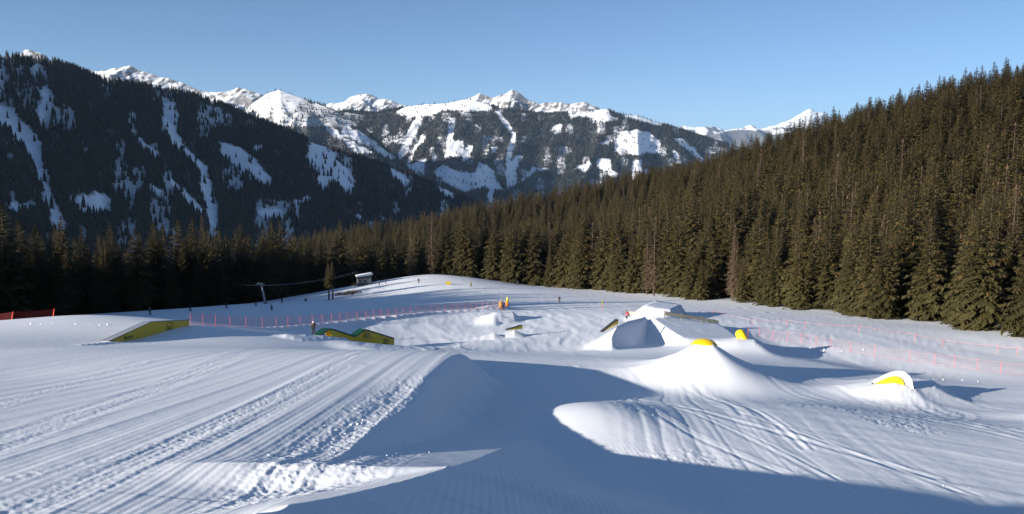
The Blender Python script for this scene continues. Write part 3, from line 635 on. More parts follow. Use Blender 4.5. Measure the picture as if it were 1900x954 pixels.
# near forest: candidate trees outside the clearing
def plant():
    out = []
    for sp, ylo, yhi in ((6.6, -60, 300), (7.8, 300, 1000)):
        xs = np.arange(-420, 760, sp); ys = np.arange(ylo, yhi, sp); X, Y = np.meshgrid(xs, ys); X = (X + RNG.uniform(-.42, .42, X.shape) * sp).ravel(); Y = (Y + RNG.uniform(-.42, .42, Y.shape) * sp).ravel()
        f = ~in_poly(X, Y, CLEARING); X, Y = X[f], Y[f]; d = poly_dist(X, Y, CLEARING)[0]
        vis = (np.abs(X) < .70 * Y + 25) | (d < 95); keep = vis & ((Y > 0) | (d < 60)); out.append(np.stack([X[keep], Y[keep], d[keep]], -1))
    return np.vstack(out)
PT = plant(); z = ground(PT[:, 0], PT[:, 1])
glade = fbm(PT[:, 0] * .02, PT[:, 1] * .02, 2, 88) > .62
hgt = 20 + 7 * vnoise(PT[:, 0] * .02, PT[:, 1] * .02, 91) + RNG.normal(0, 3.4, len(PT)); hgt = np.where(PT[:, 2] < 4, hgt * RNG.uniform(.62, 1.0, len(PT)), hgt); hgt = np.clip(hgt, 9, 31)
lf = (PT[:, 0] < -45) & (PT[:, 1] < 330); hgt = np.where(lf, np.maximum(hgt * .98, 17), hgt * (.74 + .3 * sstep(110, 300, np.hypot(PT[:, 0], PT[:, 1])))); hgt = np.where((np.abs(PT[:, 0]) > .64 * PT[:, 1] + 4) & (PT[:, 0] < 0) & (PT[:, 1] < 160), 31 + RNG.normal(0, 2, len(PT)), hgt)
k = ~glade; PT, z, hgt = PT[k], z[k], hgt[k]
P3 = np.c_[PT[:, 0], PT[:, 1], z]
dist = np.hypot(P3[:, 0], P3[:, 1]); order = np.argsort(dist)
pxb, pyb = project(P3[:, 0], P3[:, 1], P3[:, 2]); pxt, pyt = project(P3[:, 0], P3[:, 1], P3[:, 2] + hgt)
NCOL = 700; sky_line = np.full(NCOL, 700.0); visible = np.zeros(len(P3)); inframe = (pxb > -90) & (pxb < 1990) & (P3[:, 1] > 20)
for i in order:
    if not inframe[i]: continue
    hw = .10 * (pyb[i] - pyt[i]) + .5; c0, c1 = int((pxb[i] - hw + 100) / 3), int((pxb[i] + hw + 100) / 3) + 1; c0, c1 = max(0, c0), min(NCOL, c1)
    if c1 <= c0: continue
    c = np.arange(c0, c1); t = np.abs((c * 3 - 100) - pxb[i]) / max(hw, 1); tp = pyt[i] + np.clip(t, 0, 1) * (pyb[i] - pyt[i]) * .8
    visible[i] = np.maximum(0, np.minimum(sky_line[c0:c1], pyb[i]) - tp).sum(); sky_line[c0:c1] = np.minimum(sky_line[c0:c1], tp + 6)
near_edge = PT[:, 2] < 70
keep = (visible > 0) | (~inframe) | (near_edge & inframe)
rank = np.argsort(-visible * inframe); solo = rank[:296]; solo_set = np.zeros(len(P3), bool); solo_set[solo] = True
larch = (RNG.uniform(0, 1, len(P3)) < .05)
kind = np.where(larch, 6, RNG.integers(0, 6, len(P3)))
rest = keep & ~solo_set
wid = hgt * RNG.uniform(.88, 1.12, len(P3))
forest('spruce_forest', P3[rest] - (0, 0, .3), np.stack([wid, wid, hgt], -1)[rest], kind[rest], G_NEAR, 'dense spruce forest climbing the hillside behind the front trees', 'forest', RNG)
def add_tree(name, loc, h, w, kind, rz, label, cat, group):
    e = empty(name, loc, label, cat, group, rz); e.scale = (w, w, h)
    link('crown', LARCH[kind - 6] if kind >= 6 else CROWNS[kind], e); link('trunk', TRUNKS[kind % 3], e); return e
ORD = lambda n: '%d%s' % (n, 'th' if 10 <= n % 100 <= 20 else {1: 'st', 2: 'nd', 3: 'rd'}.get(n % 10, 'th'))
def sector(px):
    for lim, w in ((700, 'above the lift hut'), (860, 'above the left half of the knoll'), (1010, 'above the snow lance'), (1180, 'above the yellow-green marker sign'), (1330, 'above the snow table'), (1450, 'above the barrel'), (1600, 'between barrel and wall ride'), (1750, 'above the wall ride')):
        if px < lim: return w
    return 'at the right picture edge'
count = {}
for i in solo[np.argsort(pxb[solo])]:
    px = pxb[i]; front = PT[i, 2] < 9; nm = 'spruce_tree'; far_ = 'shorter' if hgt[i] < 17 else 'tall' if hgt[i] > 21.5 else 'mid-sized'
    if kind[i] >= 6: nm = 'larch_tree'; key = 'larches among the spruces'; n = count[key] = count.get(key, 0) + 1; lab = 'bare brownish larch among dark spruces, %s from the left of the larches' % ORD(n)
    elif px < 585:
        key = 'spruces behind the drag lift'; n = count[key] = count.get(key, 0) + 1; lab = 'dark spruce with sunlit tip behind the drag lift, %s from the left edge' % ORD(n)
    elif front and px > 1010: key = 'front row of the right-hand forest'; n = count[key] = count.get(key, 0) + 1; lab = 'front-row spruce with branches reaching the piste, %s counting right from the marker sign' % ORD(n)
    elif px < 1010: key = 'spruces behind the knoll ' + sector(px); ks = key + far_; n = count[ks] = count.get(ks, 0) + 1; lab = '%s spruce in the forest edge %s, %s from left' % (far_, sector(px), ORD(n))
    else: key = 'spruces up the right-hand slope ' + sector(px); ks = key + far_; n = count[ks] = count.get(ks, 0) + 1; lab = '%s spruce behind the front row %s, %s from left' % (far_, sector(px), ORD(n))
    g = key
    add_tree(nm, (float(P3[i, 0]), float(P3[i, 1]), float(P3[i, 2]) - .3), float(hgt[i]), float(wid[i]), int(kind[i]), random.Random(int(i)).uniform(0, 6.28), lab, 'tree', g)

# ------------------------------------------------------------------ park features (boxes, rails, dome, barrel, wall ride)
def v3(*a): return np.array(a, float)
def text_mesh(txt, size):
    cu = bpy.data.curves.new('print', 'FONT'); cu.body = txt; cu.size = size; cu.align_x = 'CENTER'; cu.align_y = 'CENTER'; cu.offset = size * .015
    o = bpy.data.objects.new('print', cu); COL.objects.link(o); dg = bpy.context.evaluated_depsgraph_get(); me = bpy.data.meshes.new_from_object(o.evaluated_get(dg)); bpy.data.objects.remove(o); return me
def frame_on(p, along, normal):
    """matrix: x along, z = normal, placed at p"""
    x = Vector(along).normalized(); n = Vector(normal).normalized(); y = n.cross(x).normalized(); x = y.cross(n)
    return Matrix(((x.x, y.x, n.x, p[0]), (x.y, y.y, n.y, p[1]), (x.z, y.z, n.z, p[2]), (0, 0, 0, 1)))
def strip_profile(top, depth, width, name, label, cat, side_mat, top_mat, trim_mat, th=.07, group=None):
    """a box feature: top polyline (3-D), skirts down to the snow on both sides, slick deck, edge trims"""
    top = [np.array(p, float) for p in top]; d = top[-1] - top[0]; d[2] = 0; d /= np.linalg.norm(d); lft = v3(-d[1], d[0], 0)   # left of travel
    org = np.array(((top[0] + top[-1]) / 2)); org[2] = gz(org[0], org[1]); root = empty(name, tuple(org), label, cat, group)
    bot = []
    for p, dd in zip(top, depth): q = p.copy(); q[2] = min(gz(q[0], q[1]) - .12, p[2] - .08) if dd is None else p[2] - dd; bot.append(q)
    for nm, sh in (('side_panel', 0), ('side_panel', 1)):
        mb = MB(org); loop = [p - (0, 0, th) for p in top] + bot[::-1]; mb.prism([q + lft * (0 if sh == 0 else width - .03) for q in loop], lft * .03); mb.build(nm, side_mat, root)
    mb = MB(org); n = len(top)
    loop = top + [p - (0, 0, th) for p in top[::-1]]; mb.prism([q - lft * .03 for q in loop], lft * (width + .06)); deck = mb.build('deck', top_mat, root)
    for sh in (-.045, width + .045):
        mb = MB(org); mb.tube([p + lft * sh + (0, 0, -.02) for p in top], .032, 6); mb.build('edge_trim', trim_mat, deck)
    mb = MB(org); e = top[-1]; b = bot[-1]; mb.prism([e - (0, 0, th), b, b + lft * width, e + lft * width - (0, 0, th)], d * .03); mb.build('end_panel', side_mat, root)
    return root, d, lft, org
def decal(me, parent, org, p, along, normal, mat, name):
    me.materials.append(mat); o = link(name, me, parent); o.matrix_local = frame_on(np.array(p) - org, along, normal); return o
def ring_mesh(a, b, t, n=28):
    V, F = [], []
    for k in range(n):
        c, s = math.cos(6.2832 * k / n), math.sin(6.2832 * k / n); tt = t * (1 + .5 * abs(c)); V += [(a * c, b * s, 0), ((a - tt) * c, (b - t) * s, 0)]
    for k in range(n): F.append((2 * k, 2 * ((k + 1) % n), 2 * ((k + 1) % n) + 1, 2 * k + 1))
    return np_mesh('ring', np.array(V), np.array(F), False)
# left long box: rises, kinks, runs level into the distance
A, B, C = at(201, 633, 65.5), at(279, 597.2, 72.6), at(350.5, 593, 80)
root, d, lft, org = strip_profile([A, A + (B - A) * .9, B, C], [.1, None, None, None], .62, 'box_rail', 'long yellow box with a kinked top on the left snow run', 'box rail', M_YELLOW, M_SLICK, M_DKTRIM)
rt = -lft
mid = B + (C - B) * .46; along = C - B
decal(ring_mesh(.62, .24, .06), root, org, mid + rt * .045 - (0, 0, .36), along, rt, M_DGREEN, 'oval_emblem')
decal(text_mesh('OAKLEY', .34), root, org, mid + rt * .046 - (0, 0, .80), along * (1, 1, 1), rt, M_DGREEN, 'lettering')
m1 = A + (B - A) * .36; al2 = C - A
leaf = MB(); leaf.add([(.0, -.17, 0), (.13, -.03, 0), (.10, .16, 0), (-.02, .2, 0), (-.13, .05, 0)], [(0, 1, 2, 3, 4)]); lo_ = leaf.build('leaf_emblem', M_DGREEN, root); lo_.matrix_local = frame_on(m1 + rt * .046 - (0, 0, .36) - org, al2, rt)
stro = MB()
for k in range(6): stro.add([(.26 + k * .17, -.2, 0), (.37 + k * .17, -.2, 0), (.37 + k * .17, -.2 + (.2 if k % 2 else .15), 0), (.26 + k * .17, -.2 + (.2 if k % 2 else .15), 0)], [(0, 1, 2, 3)])
lo_ = stro.build('worn_lettering', M_DGREEN, root); lo_.matrix_local = frame_on(m1 + rt * .046 - (0, 0, .30) - org, al2, rt)
# wavy box, green deck
Wp = [at(593, 622.5, 82), at(603, 614, 82.9), at(611, 609.5, 83.6), at(618, 610.5, 84.2), at(656, 622.5, 87.4), at(661, 622, 87.9), at(677, 610.8, 89.2), at(680, 611.2, 89.5), at(731, 627, 94)]
root, d, lft, org = strip_profile(Wp, [.1, .22, .3, None, None, None, None, None, None], .75, 'box_rail', 'wave-shaped yellow box with a dark green deck beside the fence', 'box rail', M_YELLOW, M_GREEN, M_DKTRIM, th=.16)
rt = -lft; al = Wp[-1] - Wp[-3]
for p, w in ((at(681, 622, 89.6), .5), (at(716, 634, 92.7), .45)):
    q = MB(); q.add([(-w, -.4, 0), (-.1, -.4, 0), (-.1, .4, 0), (-w, .3, 0)], [(0, 1, 2, 3)]); q.add([(.08, -.4, 0), (w * .7, -.35, 0), (w * .7, .3, 0), (.08, .35, 0)], [(0, 1, 2, 3)])
    o = q.build('faded_print', plain('faded_print', (.30, .26, .06), .6), root); t = np.dot(np.array(p) - Wp[0], d); base = Wp[0] + d * t; base[2] = p[2]; o.matrix_local = frame_on(base + rt * .046 - org, al, rt)
# two short wedge boxes
def wedge(p0, p1, name, label, w=.4, e=.5):
    r, d, l, o = strip_profile([p0, p1], [.06, e], w, name, label, 'box rail', M_YELLOW, M_DKTRIM, M_DKTRIM, th=.05); return r
wedge(at(940, 612, 103), at(969, 603.5, 104.2), 'wedge_box', 'small yellow wedge box behind the snow pyramid kicker')
wedge(at(1118, 616, 87), at(1147, 593, 88.3), 'wedge_box', 'steep narrow yellow wedge box leaning on the middle snow hill')
# long grey plank rail on the hill
R3 = [at(1234.5, 579, 101), at(1266, 583.3, 101.8), at(1303, 588.5, 103), at(1318, 592.5, 103.5), at(1333.5, 596, 104)]
rr = empty('plank_rail', (R3[2][0], R3[2][1], gz(R3[2][0], R3[2][1])), 'long grey plank rail with a bend lying along the hill crest', 'rail'); org = np.array(rr.location)
dd = R3[-1] - R3[0]; dd[2] = 0; dd /= np.linalg.norm(dd); nn = v3(-dd[1], dd[0], 0)
for i in range(4):
    a, b = R3[i], R3[i + 1]
    for k in range(3):
        mb = MB(org); h = .15; za = -.005 - k * .16; g = (b - a) * .004
        mb.prism([a + g + (0, 0, za), b - g + (0, 0, za), b - g + (0, 0, za - h), a + g + (0, 0, za - h)], nn * .09); mb.build('plank', M_WOOD, rr)
for i in range(5):
    p = R3[i]; mb = MB(org); mb.box(p + nn * .17 + (0, 0, -.38), (.12, .12, .9)); mb.build('post', M_WOOD, rr)
mb = MB(org); mb.prism([R3[0] + (0, 0, .0), R3[0] + nn * .5 + (0, 0, .0), R3[-1] + nn * .5, R3[-1]], (0, 0, .04)); mb.build('deck', M_WOOD, rr)
# dome
c = at(1306.5, 642.5, 58.8); g0 = gz(c[0], c[1]); c[2] = g0 + .06
dome = MB((c[0], c[1], g0)); a, b, hh = .88, .88, .44; nu, nv = 40, 12; V = []; F = []
for i in range(nv + 1):
    t = i / nv * math.pi / 2
    for k in range(nu): V.append((c[0] + a * math.cos(t) * math.cos(6.2832 * k / nu), c[1] + b * math.cos(t) * math.sin(6.2832 * k / nu), c[2] - .10 + hh * math.sin(t) * 1.0))
for i in range(nv): F += [(i * nu + k, i * nu + (k + 1) % nu, (i + 1) * nu + (k + 1) % nu, (i + 1) * nu + k) for k in range(nu)]
dome.add(V, F); droot = empty('dome_feature', (c[0], c[1], g0), 'shiny yellow plastic dome set on top of the tall snow cone', 'dome'); dm = MB((c[0], c[1], g0)); dm.v = dome.v; dm.f = dome.f; dm.build('dome_shell', M_YDOME, droot, smooth=True)
mb = MB((c[0], c[1], g0)); ringp = [(c[0] + 0.93 * math.cos(6.2832 * k / 32), c[1] + .93 * math.sin(6.2832 * k / 32), c[2] - .09) for k in range(33)]; mb.tube(ringp, .035, 6, cap=False); mb.build('rim', M_YMAT, droot, smooth=True)
# barrel
c0, c1 = at(1381, 634, 80), at(1372.5, 618.5, 80.6); br = empty('barrel_feature', tuple(c0), 'upright leaning yellow barrel with a rounded top on its snow mound', 'barrel'); org = c0
ax = (c1 - c0); L = np.linalg.norm(ax); ax /= L; R0 = .47
mb = MB(org); prof = [(-.5, R0), (0, R0), (L * .5, R0), (L, R0)] + [(L + R0 * .75 * math.sin(t), R0 * math.cos(t)) for t in (.25, .5, .75, 1.0, 1.25, 1.5)]
mb.tube([c0 + ax * t for t, _ in prof], [r for _, r in prof], 28); mb.build('barrel_body', M_YDOME, br, smooth=True)
for t in (.25, .75):
    mb = MB(org); mb.tube([c0 + ax * (L * t - .03), c0 + ax * (L * t + .03)], R0 + .015, 28); mb.build('band', M_YMAT, br, smooth=True)
mb = MB(org); mb.tube([c0 + ax * (L + .1) + v3(.1, -.4, 0), c0 + ax * (L + .1) + v3(.13, -.45, 0)], .06, 10); mb.build('plug', M_DKTRIM, br)
# wall ride: a leaning half disc with a broad white rim and a yellow face
pw = [(1616, 708), (1630, 700.5), (1645, 693), (1658, 689), (1668, 688), (1678, 690), (1687, 697), (1692, 706), (1694.5, 718), (1695, 731)]
wl = [at(x, y, 54.6 - .012 * (x - 1616)) for x, y in pw]; org = at(1655, 722, 55); org[2] = gz(org[0], org[1]); wr = empty('wall_ride', tuple(org), 'tilted arched wall ride with white rim and yellow face half buried in snow', 'wall ride')
cen = at(1652, 716, 55.2); inner = [cen + (p - cen) * .76 + v3(-.05, .05, -.12) for p in wl]; inner2 = [cen + (p - cen) * .72 + v3(-.05, .12, -.14) for p in wl]
mb = MB(org); n = len(wl); th = v3(.36, .5, -.40); mb.add(wl + inner, [(i, i + 1, n + i + 1, n + i) for i in range(n - 1)]); ob = mb.build('white_rim', M_WHITE, wr)
mb = MB(org); mb.add(wl + [p + th for p in wl], [(i, n + i, n + i + 1, i + 1) for i in range(n - 1)]); mb.build('outer_band', M_DKTRIM, wr)
mb = MB(org); mb.add(inner + inner2, [(i, i + 1, n + i + 1, n + i) for i in range(n - 1)]); mb.build('inner_trim', M_DKTRIM, wr)
low = [v3(p[0], p[1] + .05, min(p[2], gz(p[0], p[1]) - .1)) for p in (inner2[0], inner2[-1])]
mb = MB(org); mb.add(inner2 + [low[1], low[0]], [tuple(range(n + 2))]); mb.build('yellow_face', M_YDOME, wr)
mb = MB(org); back = [p + th for p in wl[3:]]; nb_ = len(back); mb.add(back + [v3(back[-1][0], back[-1][1], back[-1][2] - 1.2), v3(back[0][0], back[0][1], back[0][2] - 1.2)], [tuple(range(nb_ + 2))]); mb.build('back_panel', M_YELLOW, wr)
for t in (3, 6):
    p = wl[t] + th * 1.02; mb = MB(org); mb.tube([p + v3(0, .0, -.1), v3(p[0] + .15, p[1] + .9, gz(p[0] + .15, p[1] + .9) - .1)], .05, 8); mb.build('brace', M_GREY, wr)

# ------------------------------------------------------------------ fences
def net_fence(posts, name, label, cat, h, pole_mat, net_mat, tilt=None, rows=8, gap=.2, rib=.008, pr=.015, netted=True, sub=None):
    P = [np.array(p, float) for p in posts]; org = P[0].copy(); root = empty(name, tuple(org), label, cat)
    tops = []; rnd = random.Random(len(P))
    for i, p in enumerate(P):
        tx, ty = (tilt[i] if tilt is not None else (rnd.uniform(-.06, .06), rnd.uniform(-.03, .03))); q = p + v3(tx * h, ty * h, h); tops.append(q)
        mb = MB(org); mb.tube([p - (0, 0, .25), q], [pr * 1.1, pr], 8); pole = mb.build('pole', pole_mat, root, smooth=True)
    if not netted: 
        for i in range(len(P) - 1):
            mb = MB(org); a, b = tops[i] - (0, 0, .08), tops[i + 1] - (0, 0, .08); pts = [a + (b - a) * t - (0, 0, .12 * 4 * t * (1 - t)) for t in (0, .25, .5, .75, 1)]; mb.tube(pts, .007, 5); mb.build('rope', net_mat, root)
        return root
    mb = MB(org)
    for i in range(len(P) - 1):
        a0, b0, a1, b1 = P[i] + (0, 0, .08), P[i + 1] + (0, 0, .08), tops[i] - (0, 0, .04), tops[i + 1] - (0, 0, .04)
        L = np.linalg.norm(b0 - a0); n = max(2, int(L / gap))
        def pt(u, w):
            lo_, hi_ = a0 + (b0 - a0) * u, a1 + (b1 - a1) * u; return lo_ + (hi_ - lo_) * w - v3(0, 0, .10 * 4 * u * (1 - u) * w)
        for r in range(rows + 1):
            w = r / rows
            for k in range(4):
                p, q = pt(k / 4, w), pt((k + 1) / 4, w); e = v3(0, 0, rib * (1.6 if r in (0, rows) else .8)); mb.add([p - e, q - e, q + e, p + e], [(0, 1, 2, 3)])
        dv = (b0 - a0) / L * rib * .7
        for k in range(1, n): p, q = pt(k / n, 0), pt(k / n, 1); mb.add([p - dv, p + dv, q + dv, q - dv], [(0, 1, 2, 3)])
    me = bpy.data.meshes.new('net'); me.from_pydata([tuple(map(float, v)) for v in mb.v], [], mb.f); link('net', me, root, net_mat); return root
def fence_posts(line, xs, lift=0.0):
    L = np.array(line, float); out = []
    for x in xs: y = float(np.interp(x, L[:, 0], L[:, 1])); dd = float(np.interp(x, L[:, 0], L[:, 2])); p = at(x, y, dd); out.append(v3(p[0], p[1], gz(p[0], p[1]) + lift))
    return out
net_fence(fence_posts([(345, 603, 80), (440, 612, 88), (515, 606, 98), (600, 599, 110), (700, 588, 124), (800, 579, 138), (925, 571, 152)],
          [354, 376, 400, 428, 457, 487, 513, 534, 557, 579, 598, 615, 631, 645, 663, 679, 694, 707, 721, 735, 748, 762, 775, 787, 800, 813, 826, 838, 850, 862, 873, 884, 895, 905, 915, 923]), 'safety_fence', 'long orange net fence on poles along the snow bank left of centre', 'fence', 1.2, M_ORANGE, M_NET)
net_fence([v3(p[0], p[1], gz(p[0], p[1]) - .3) for p in (at(-40, 602, 84), at(20, 600, 84), at(97, 590, 86))], 'safety_fence', 'dark red net fence with leaning bright poles at the left edge', 'fence', 1.15, M_ORANGE, M_RNET, tilt=[(.3, 0), (.3, 0), (.25, 0)], rows=14, gap=.12, rib=.006, pr=.045)
def g_posts(pix): return [np.array(on_ground(x, y)) for x, y in pix]
net_fence(g_posts([(1387, 626), (1408, 624), (1434, 631), (1460, 633), (1486, 637), (1514, 642), (1540, 646), (1578, 654), (1622, 662), (1687, 671), (1733, 677), (1771, 681), (1813, 688), (1856, 693), (1905, 699)]), 'safety_fence', 'thin orange net fence curving along the lower right of the park', 'fence', 1.15, M_ORANGE, M_NET, rows=4, gap=.7, rib=.0025, pr=.014)
net_fence(g_posts([(1322, 585), (1395, 604), (1460, 606), (1494, 610), (1594, 617), (1698, 634), (1748, 645), (1850, 656), (1887, 659), (1930, 664)]), 'rope_fence', 'orange rope line on low poles along the upper right piste edge', 'fence', .95, M_ORANGE, M_NET, netted=False)
net_fence(g_posts([(724, 518), (735, 516), (746, 514), (757, 513), (770, 512)]), 'rope_fence', 'row of short dark posts with a rope at the top of the knoll', 'fence', 1.3, M_BLACK, M_BLACK, netted=False)
net_fence(g_posts([(857, 520), (868, 520), (869.5, 520)]), 'rope_fence', 'small pale gate of thin posts below the forest on the knoll', 'fence', 1.4, M_GREY, M_GREY, netted=False)

# ------------------------------------------------------------------ drag lift
def pylon(base_px, top_px, label, arm, group='drag lift pylons'):
    p = np.array(on_ground(*base_px)); t = at(*top_px, p[1]); org = p; r = empty('lift_pylon', tuple(p), label, 'pylon', group)
    mb = MB(org); mb.tube([p - (0, 0, .4), p + (t - p) * .5, t], [.34, .28, .22], 14); mb.build('mast', M_GALV, r, smooth=True)
    mb = MB(org); mb.box(p + (0, 0, .1), (.9, .9, .5)); mb.build('footing', M_GREY, r)
    a, b = t + v3(-arm, 0, .2), t + v3(arm * .5, 0, .2); mb = MB(org); mb.tube([a, b], .11, 8); mb.build('crossarm', M_STEEL, r, smooth=True)
    for e, s_ in ((a, 1), (b, 1)):
        mb = MB(org); mb.tube([e + v3(0, -1.2, -.35), e + v3(0, 1.2, -.35)], .07, 6); ba = mb.build('sheave_beam', M_GALV, r)
        for k in (-1, -.35, .35, 1):
            mb = MB(org); mb.tube([e + v3(-.06, k, -.55), e + v3(.06, k, -.55)], .2, 12); mb.build('sheave', M_RUBBER, ba)
        mb = MB(org); mb.tube([e + v3(0, 0, -.3), e + v3(0, 0, 0)], .05, 6); mb.build('hanger', M_STEEL, r)
    return a + v3(0, 0, -.7), b + v3(0, 0, -.7)
a1, b1 = pylon((244, 577), (250, 508), 'dark steel drag-lift pylon in front of the left trees', 2.6)
a2, b2 = pylon((493, 564), (484.5, 527), 'short leaning grey drag-lift pylon near the middle of the shaded piste', 1.1)
def cable(p, q, label, sag=1.0):
    mb = MB(p); mb.tube([p + (q - p) * t - v3(0, 0, sag * 4 * t * (1 - t)) for t in np.linspace(0, 1, 13)], .022, 5); tag(mb.build('lift_cable', M_GALV, None), label, 'cable').location = tuple(p)
hutp = np.array(on_ground(676, 529))
l1, l2 = at(-120, 494, 205), at(-120, 503, 205)
cable(l1, a1, 'upper drag-lift cable running left out of the picture from the dark pylon'); cable(l2, b1, 'lower drag-lift cable running left out of the picture from the dark pylon')
cable(a1, a2, 'left drag-lift cable between the two pylons', 1.5); cable(b1, b2, 'right drag-lift cable between the two pylons', 1.5)
cable(a2, hutp + v3(-2.5, 2, 4.5), 'left drag-lift cable from the short pylon to the lift hut'); cable(b2, hutp + v3(-1.2, 1, 4.5), 'right drag-lift cable from the short pylon to the lift hut')
TB = [0]
def tbar(p, rope, top_z):
    TB[0] += 1; nth = TB[0]
    r = empty('tow_bar', tuple(p), 'grey tow bar on the drag-lift cable before the dark trees, %s counted along the cables' % ORD(nth), 'tow bar', 'tow bars on the drag lift'); org = np.array(p, float)
    mb = MB(org); mb.box(p, (.3, .25, .5)); mb.build('reel_case', M_GALV, r, bevel=.04)
    mb = MB(org); mb.tube([p + v3(0, 0, .25), p + v3(0, 0, top_z)], .025, 5); mb.build('hanger_rod', M_GALV, r)
    mb = MB(org); mb.tube([p - (0, 0, .25), p - (0, 0, rope)], .015, 5); mb.build('pull_rod', M_GALV, r)
    mb = MB(org); mb.tube([p + v3(-.45, 0, -rope), p + v3(.45, 0, -rope)], .035, 6); mb.build('seat_bar', M_WHITE, r)
for t, u in ((.15, 0), (.38, 0), (.62, 0), (.84, 0), (.28, 1), (.7, 1)):
    p = (l1 + (a1 - l1) * t) if u == 0 else (l2 + (b1 - l2) * t); sg = 4 * t * (1 - t); tbar(p - v3(0, 0, 1.6 + sg), 1.6, 1.58)
for t in (.2, .45, .72): p = a1 + (a2 - a1) * t; tbar(p - v3(0, 0, 1.5 + 1.5 * 4 * t * (1 - t)), 1.4, 1.48)

# ------------------------------------------------------------------ lift hut, brush, posts, snow lance
def hut(p):
    r = empty('lift_hut', tuple(p), 'small grey lift hut with green-edged sloping snow roof by the knoll', 'hut'); org = np.array(p, float); w, dp, h0, h1 = 4.6, 3.4, 2.7, 3.4
    Rz = Matrix.Rotation(math.radians(18), 3, 'Z')
    def T(x, y, z): v = Rz @ Vector((x, y, 0)); return v3(p[0] + v.x, p[1] + v.y, p[2] + z)
    mb = MB(org); mb.add([T(-w / 2, -dp / 2, -.4), T(w / 2, -dp / 2, -.4), T(w / 2, dp / 2, -.4), T(-w / 2, dp / 2, -.4), T(-w / 2, -dp / 2, h0), T(w / 2, -dp / 2, h1), T(w / 2, dp / 2, h1), T(-w / 2, dp / 2, h0)], [(0, 1, 5, 4), (1, 2, 6, 5), (2, 3, 7, 6), (3, 0, 4, 7), (4, 5, 6, 7), (3, 2, 1, 0)]); mb.build('wall', M_HUT, r)
    def slab(z0, t, o, nm, mat):
        mb = MB(org); q = [T(-w / 2 - o, -dp / 2 - o, h0 + z0), T(w / 2 + o, -dp / 2 - o, h1 + z0), T(w / 2 + o, dp / 2 + o, h1 + z0), T(-w / 2 - o, dp / 2 + o, h0 + z0)]; mb.prism(q, (0, 0, t)); return mb.build(nm, mat, r)
    slab(.02, .28, .45, 'roof', M_GREEN); slab(.31, .3, .38, 'roof_snow', M_SNOW)
    def opening(x0, x1, z0, z1, nm):
        mb = MB(org); mb.prism([T(x0 - .08, -dp / 2 - .02, z0 - .08), T(x1 + .08, -dp / 2 - .02, z0 - .08), T(x1 + .08, -dp / 2 - .02, z1 + .08), T(x0 - .08, -dp / 2 - .02, z1 + .08)], np.array(Rz @ Vector((0, -.06, 0)))); f = mb.build(nm, M_WHITE, r)
        mb = MB(org); mb.prism([T(x0, -dp / 2 - .085, z0), T(x1, -dp / 2 - .085, z0), T(x1, -dp / 2 - .085, z1), T(x0, -dp / 2 - .085, z1)], np.array(Rz @ Vector((0, -.01, 0)))); mb.build('pane' if nm == 'window' else 'leaf', M_GLASS if nm == 'window' else M_GREY, f)
    opening(-2.2, -1.0, 1.0, 2.1, 'window'); opening(-.5, .7, 1.0, 2.1, 'window'); opening(1.15, 1.95, .1, 2.1, 'door')
hut(hutp)
def brush(px, py, n, spread, h, label):
    p = np.array(on_ground(px, py)); r = empty('leafless_bush', tuple(p), label, 'bush'); rng = random.Random(px); mb = MB(p)
    for i in range(n):
        q = p + v3(rng.uniform(-spread, spread), rng.uniform(-spread, spread) * .5, 0); q[2] = gz(q[0], q[1]) - .05
        for k in range(5):
            a = rng.uniform(0, 6.28); l = h * rng.uniform(.5, 1); e = q + v3(math.cos(a) * l * .6, math.sin(a) * l * .6, l * .8); m_ = q + (e - q) * .5 + v3(0, 0, .1); mb.tube([q, m_, e], [.05, .035, .012], 4); mb.tube([m_, m_ + v3(rng.uniform(-.5, .5), rng.uniform(-.3, .3), .5)], [.03, .01], 4)
    mb.build('twigs', M_BARK, r)
    return r
for px, py, n, sp, h, lab in ((640, 548, 26, 3.0, 1.8, 'dark leafless bush beside the two bare-trunked spruces'), (657, 545, 18, 2.4, 1.4, 'low dark bush on the slope below the lift hut'), (661, 531, 12, 1.2, 1.5, 'small dark bush at the left corner of the lift hut')): brush(px, py, n, sp, h, lab)
for px, py, h, lab, rz in ((610.5, 557, 11.2, 'slim spruce with bare lower trunk, left of the pair beside the hut', .3), (617.5, 556, 11.6, 'slim spruce with bare lower trunk, right of the pair beside the hut', 2.0)):
    p = on_ground(px, py); e = empty('spruce_tree', p, lab, 'tree', None, rz); me = spruce_mesh('crown', int(px), rad=.14, levels=30, per=8, bare=.36); me.materials.append(M_LEAF); c_ = link('crown', me, e); t_ = link('trunk', trunk_mesh('trunk', 9, .022), e, M_BARK); e.scale = (h, h, h)
# snow lance with padding
p = np.array(on_ground(930, 572)); r = empty('snow_lance', tuple(p), 'tall thin snow lance mast with orange padding at the end of the fence', 'snow lance')
mb = MB(p); mb.tube([p - (0, 0, .3), p + v3(0, 0, 2.6)], .07, 8); mb.build('mast', M_STEEL, r, smooth=True)
mb = MB(p); mb.tube([p + v3(0, 0, 2.6), p + v3(-.02, 0, 3.9)], [.045, .025], 8); mb.build('lance_tube', M_GALV, r, smooth=True)
mb = MB(p); mb.tube([p + v3(-.28, 0, 2.65), p + v3(.28, 0, 2.65)], .035, 6); mb.build('nozzle_ring', M_GALV, r)
mb = MB(p); mb.tube([p + v3(-.1, 0, .0), p + v3(-.1, 0, 1.25)], [.30, .28], 12); pad = mb.build('padding', M_MAT, r, smooth=True)
for z_ in (.35, .9): mb = MB(p); mb.tube([p + v3(-.1, 0, z_), p + v3(-.1, 0, z_ + .05)], .305, 12); mb.build('strap', M_BLACK, pad)
p = np.array(on_ground(941, 568)); r = empty('padded_hydrant', tuple(p), 'orange padded hydrant with yellow top beside the snow lance', 'hydrant')
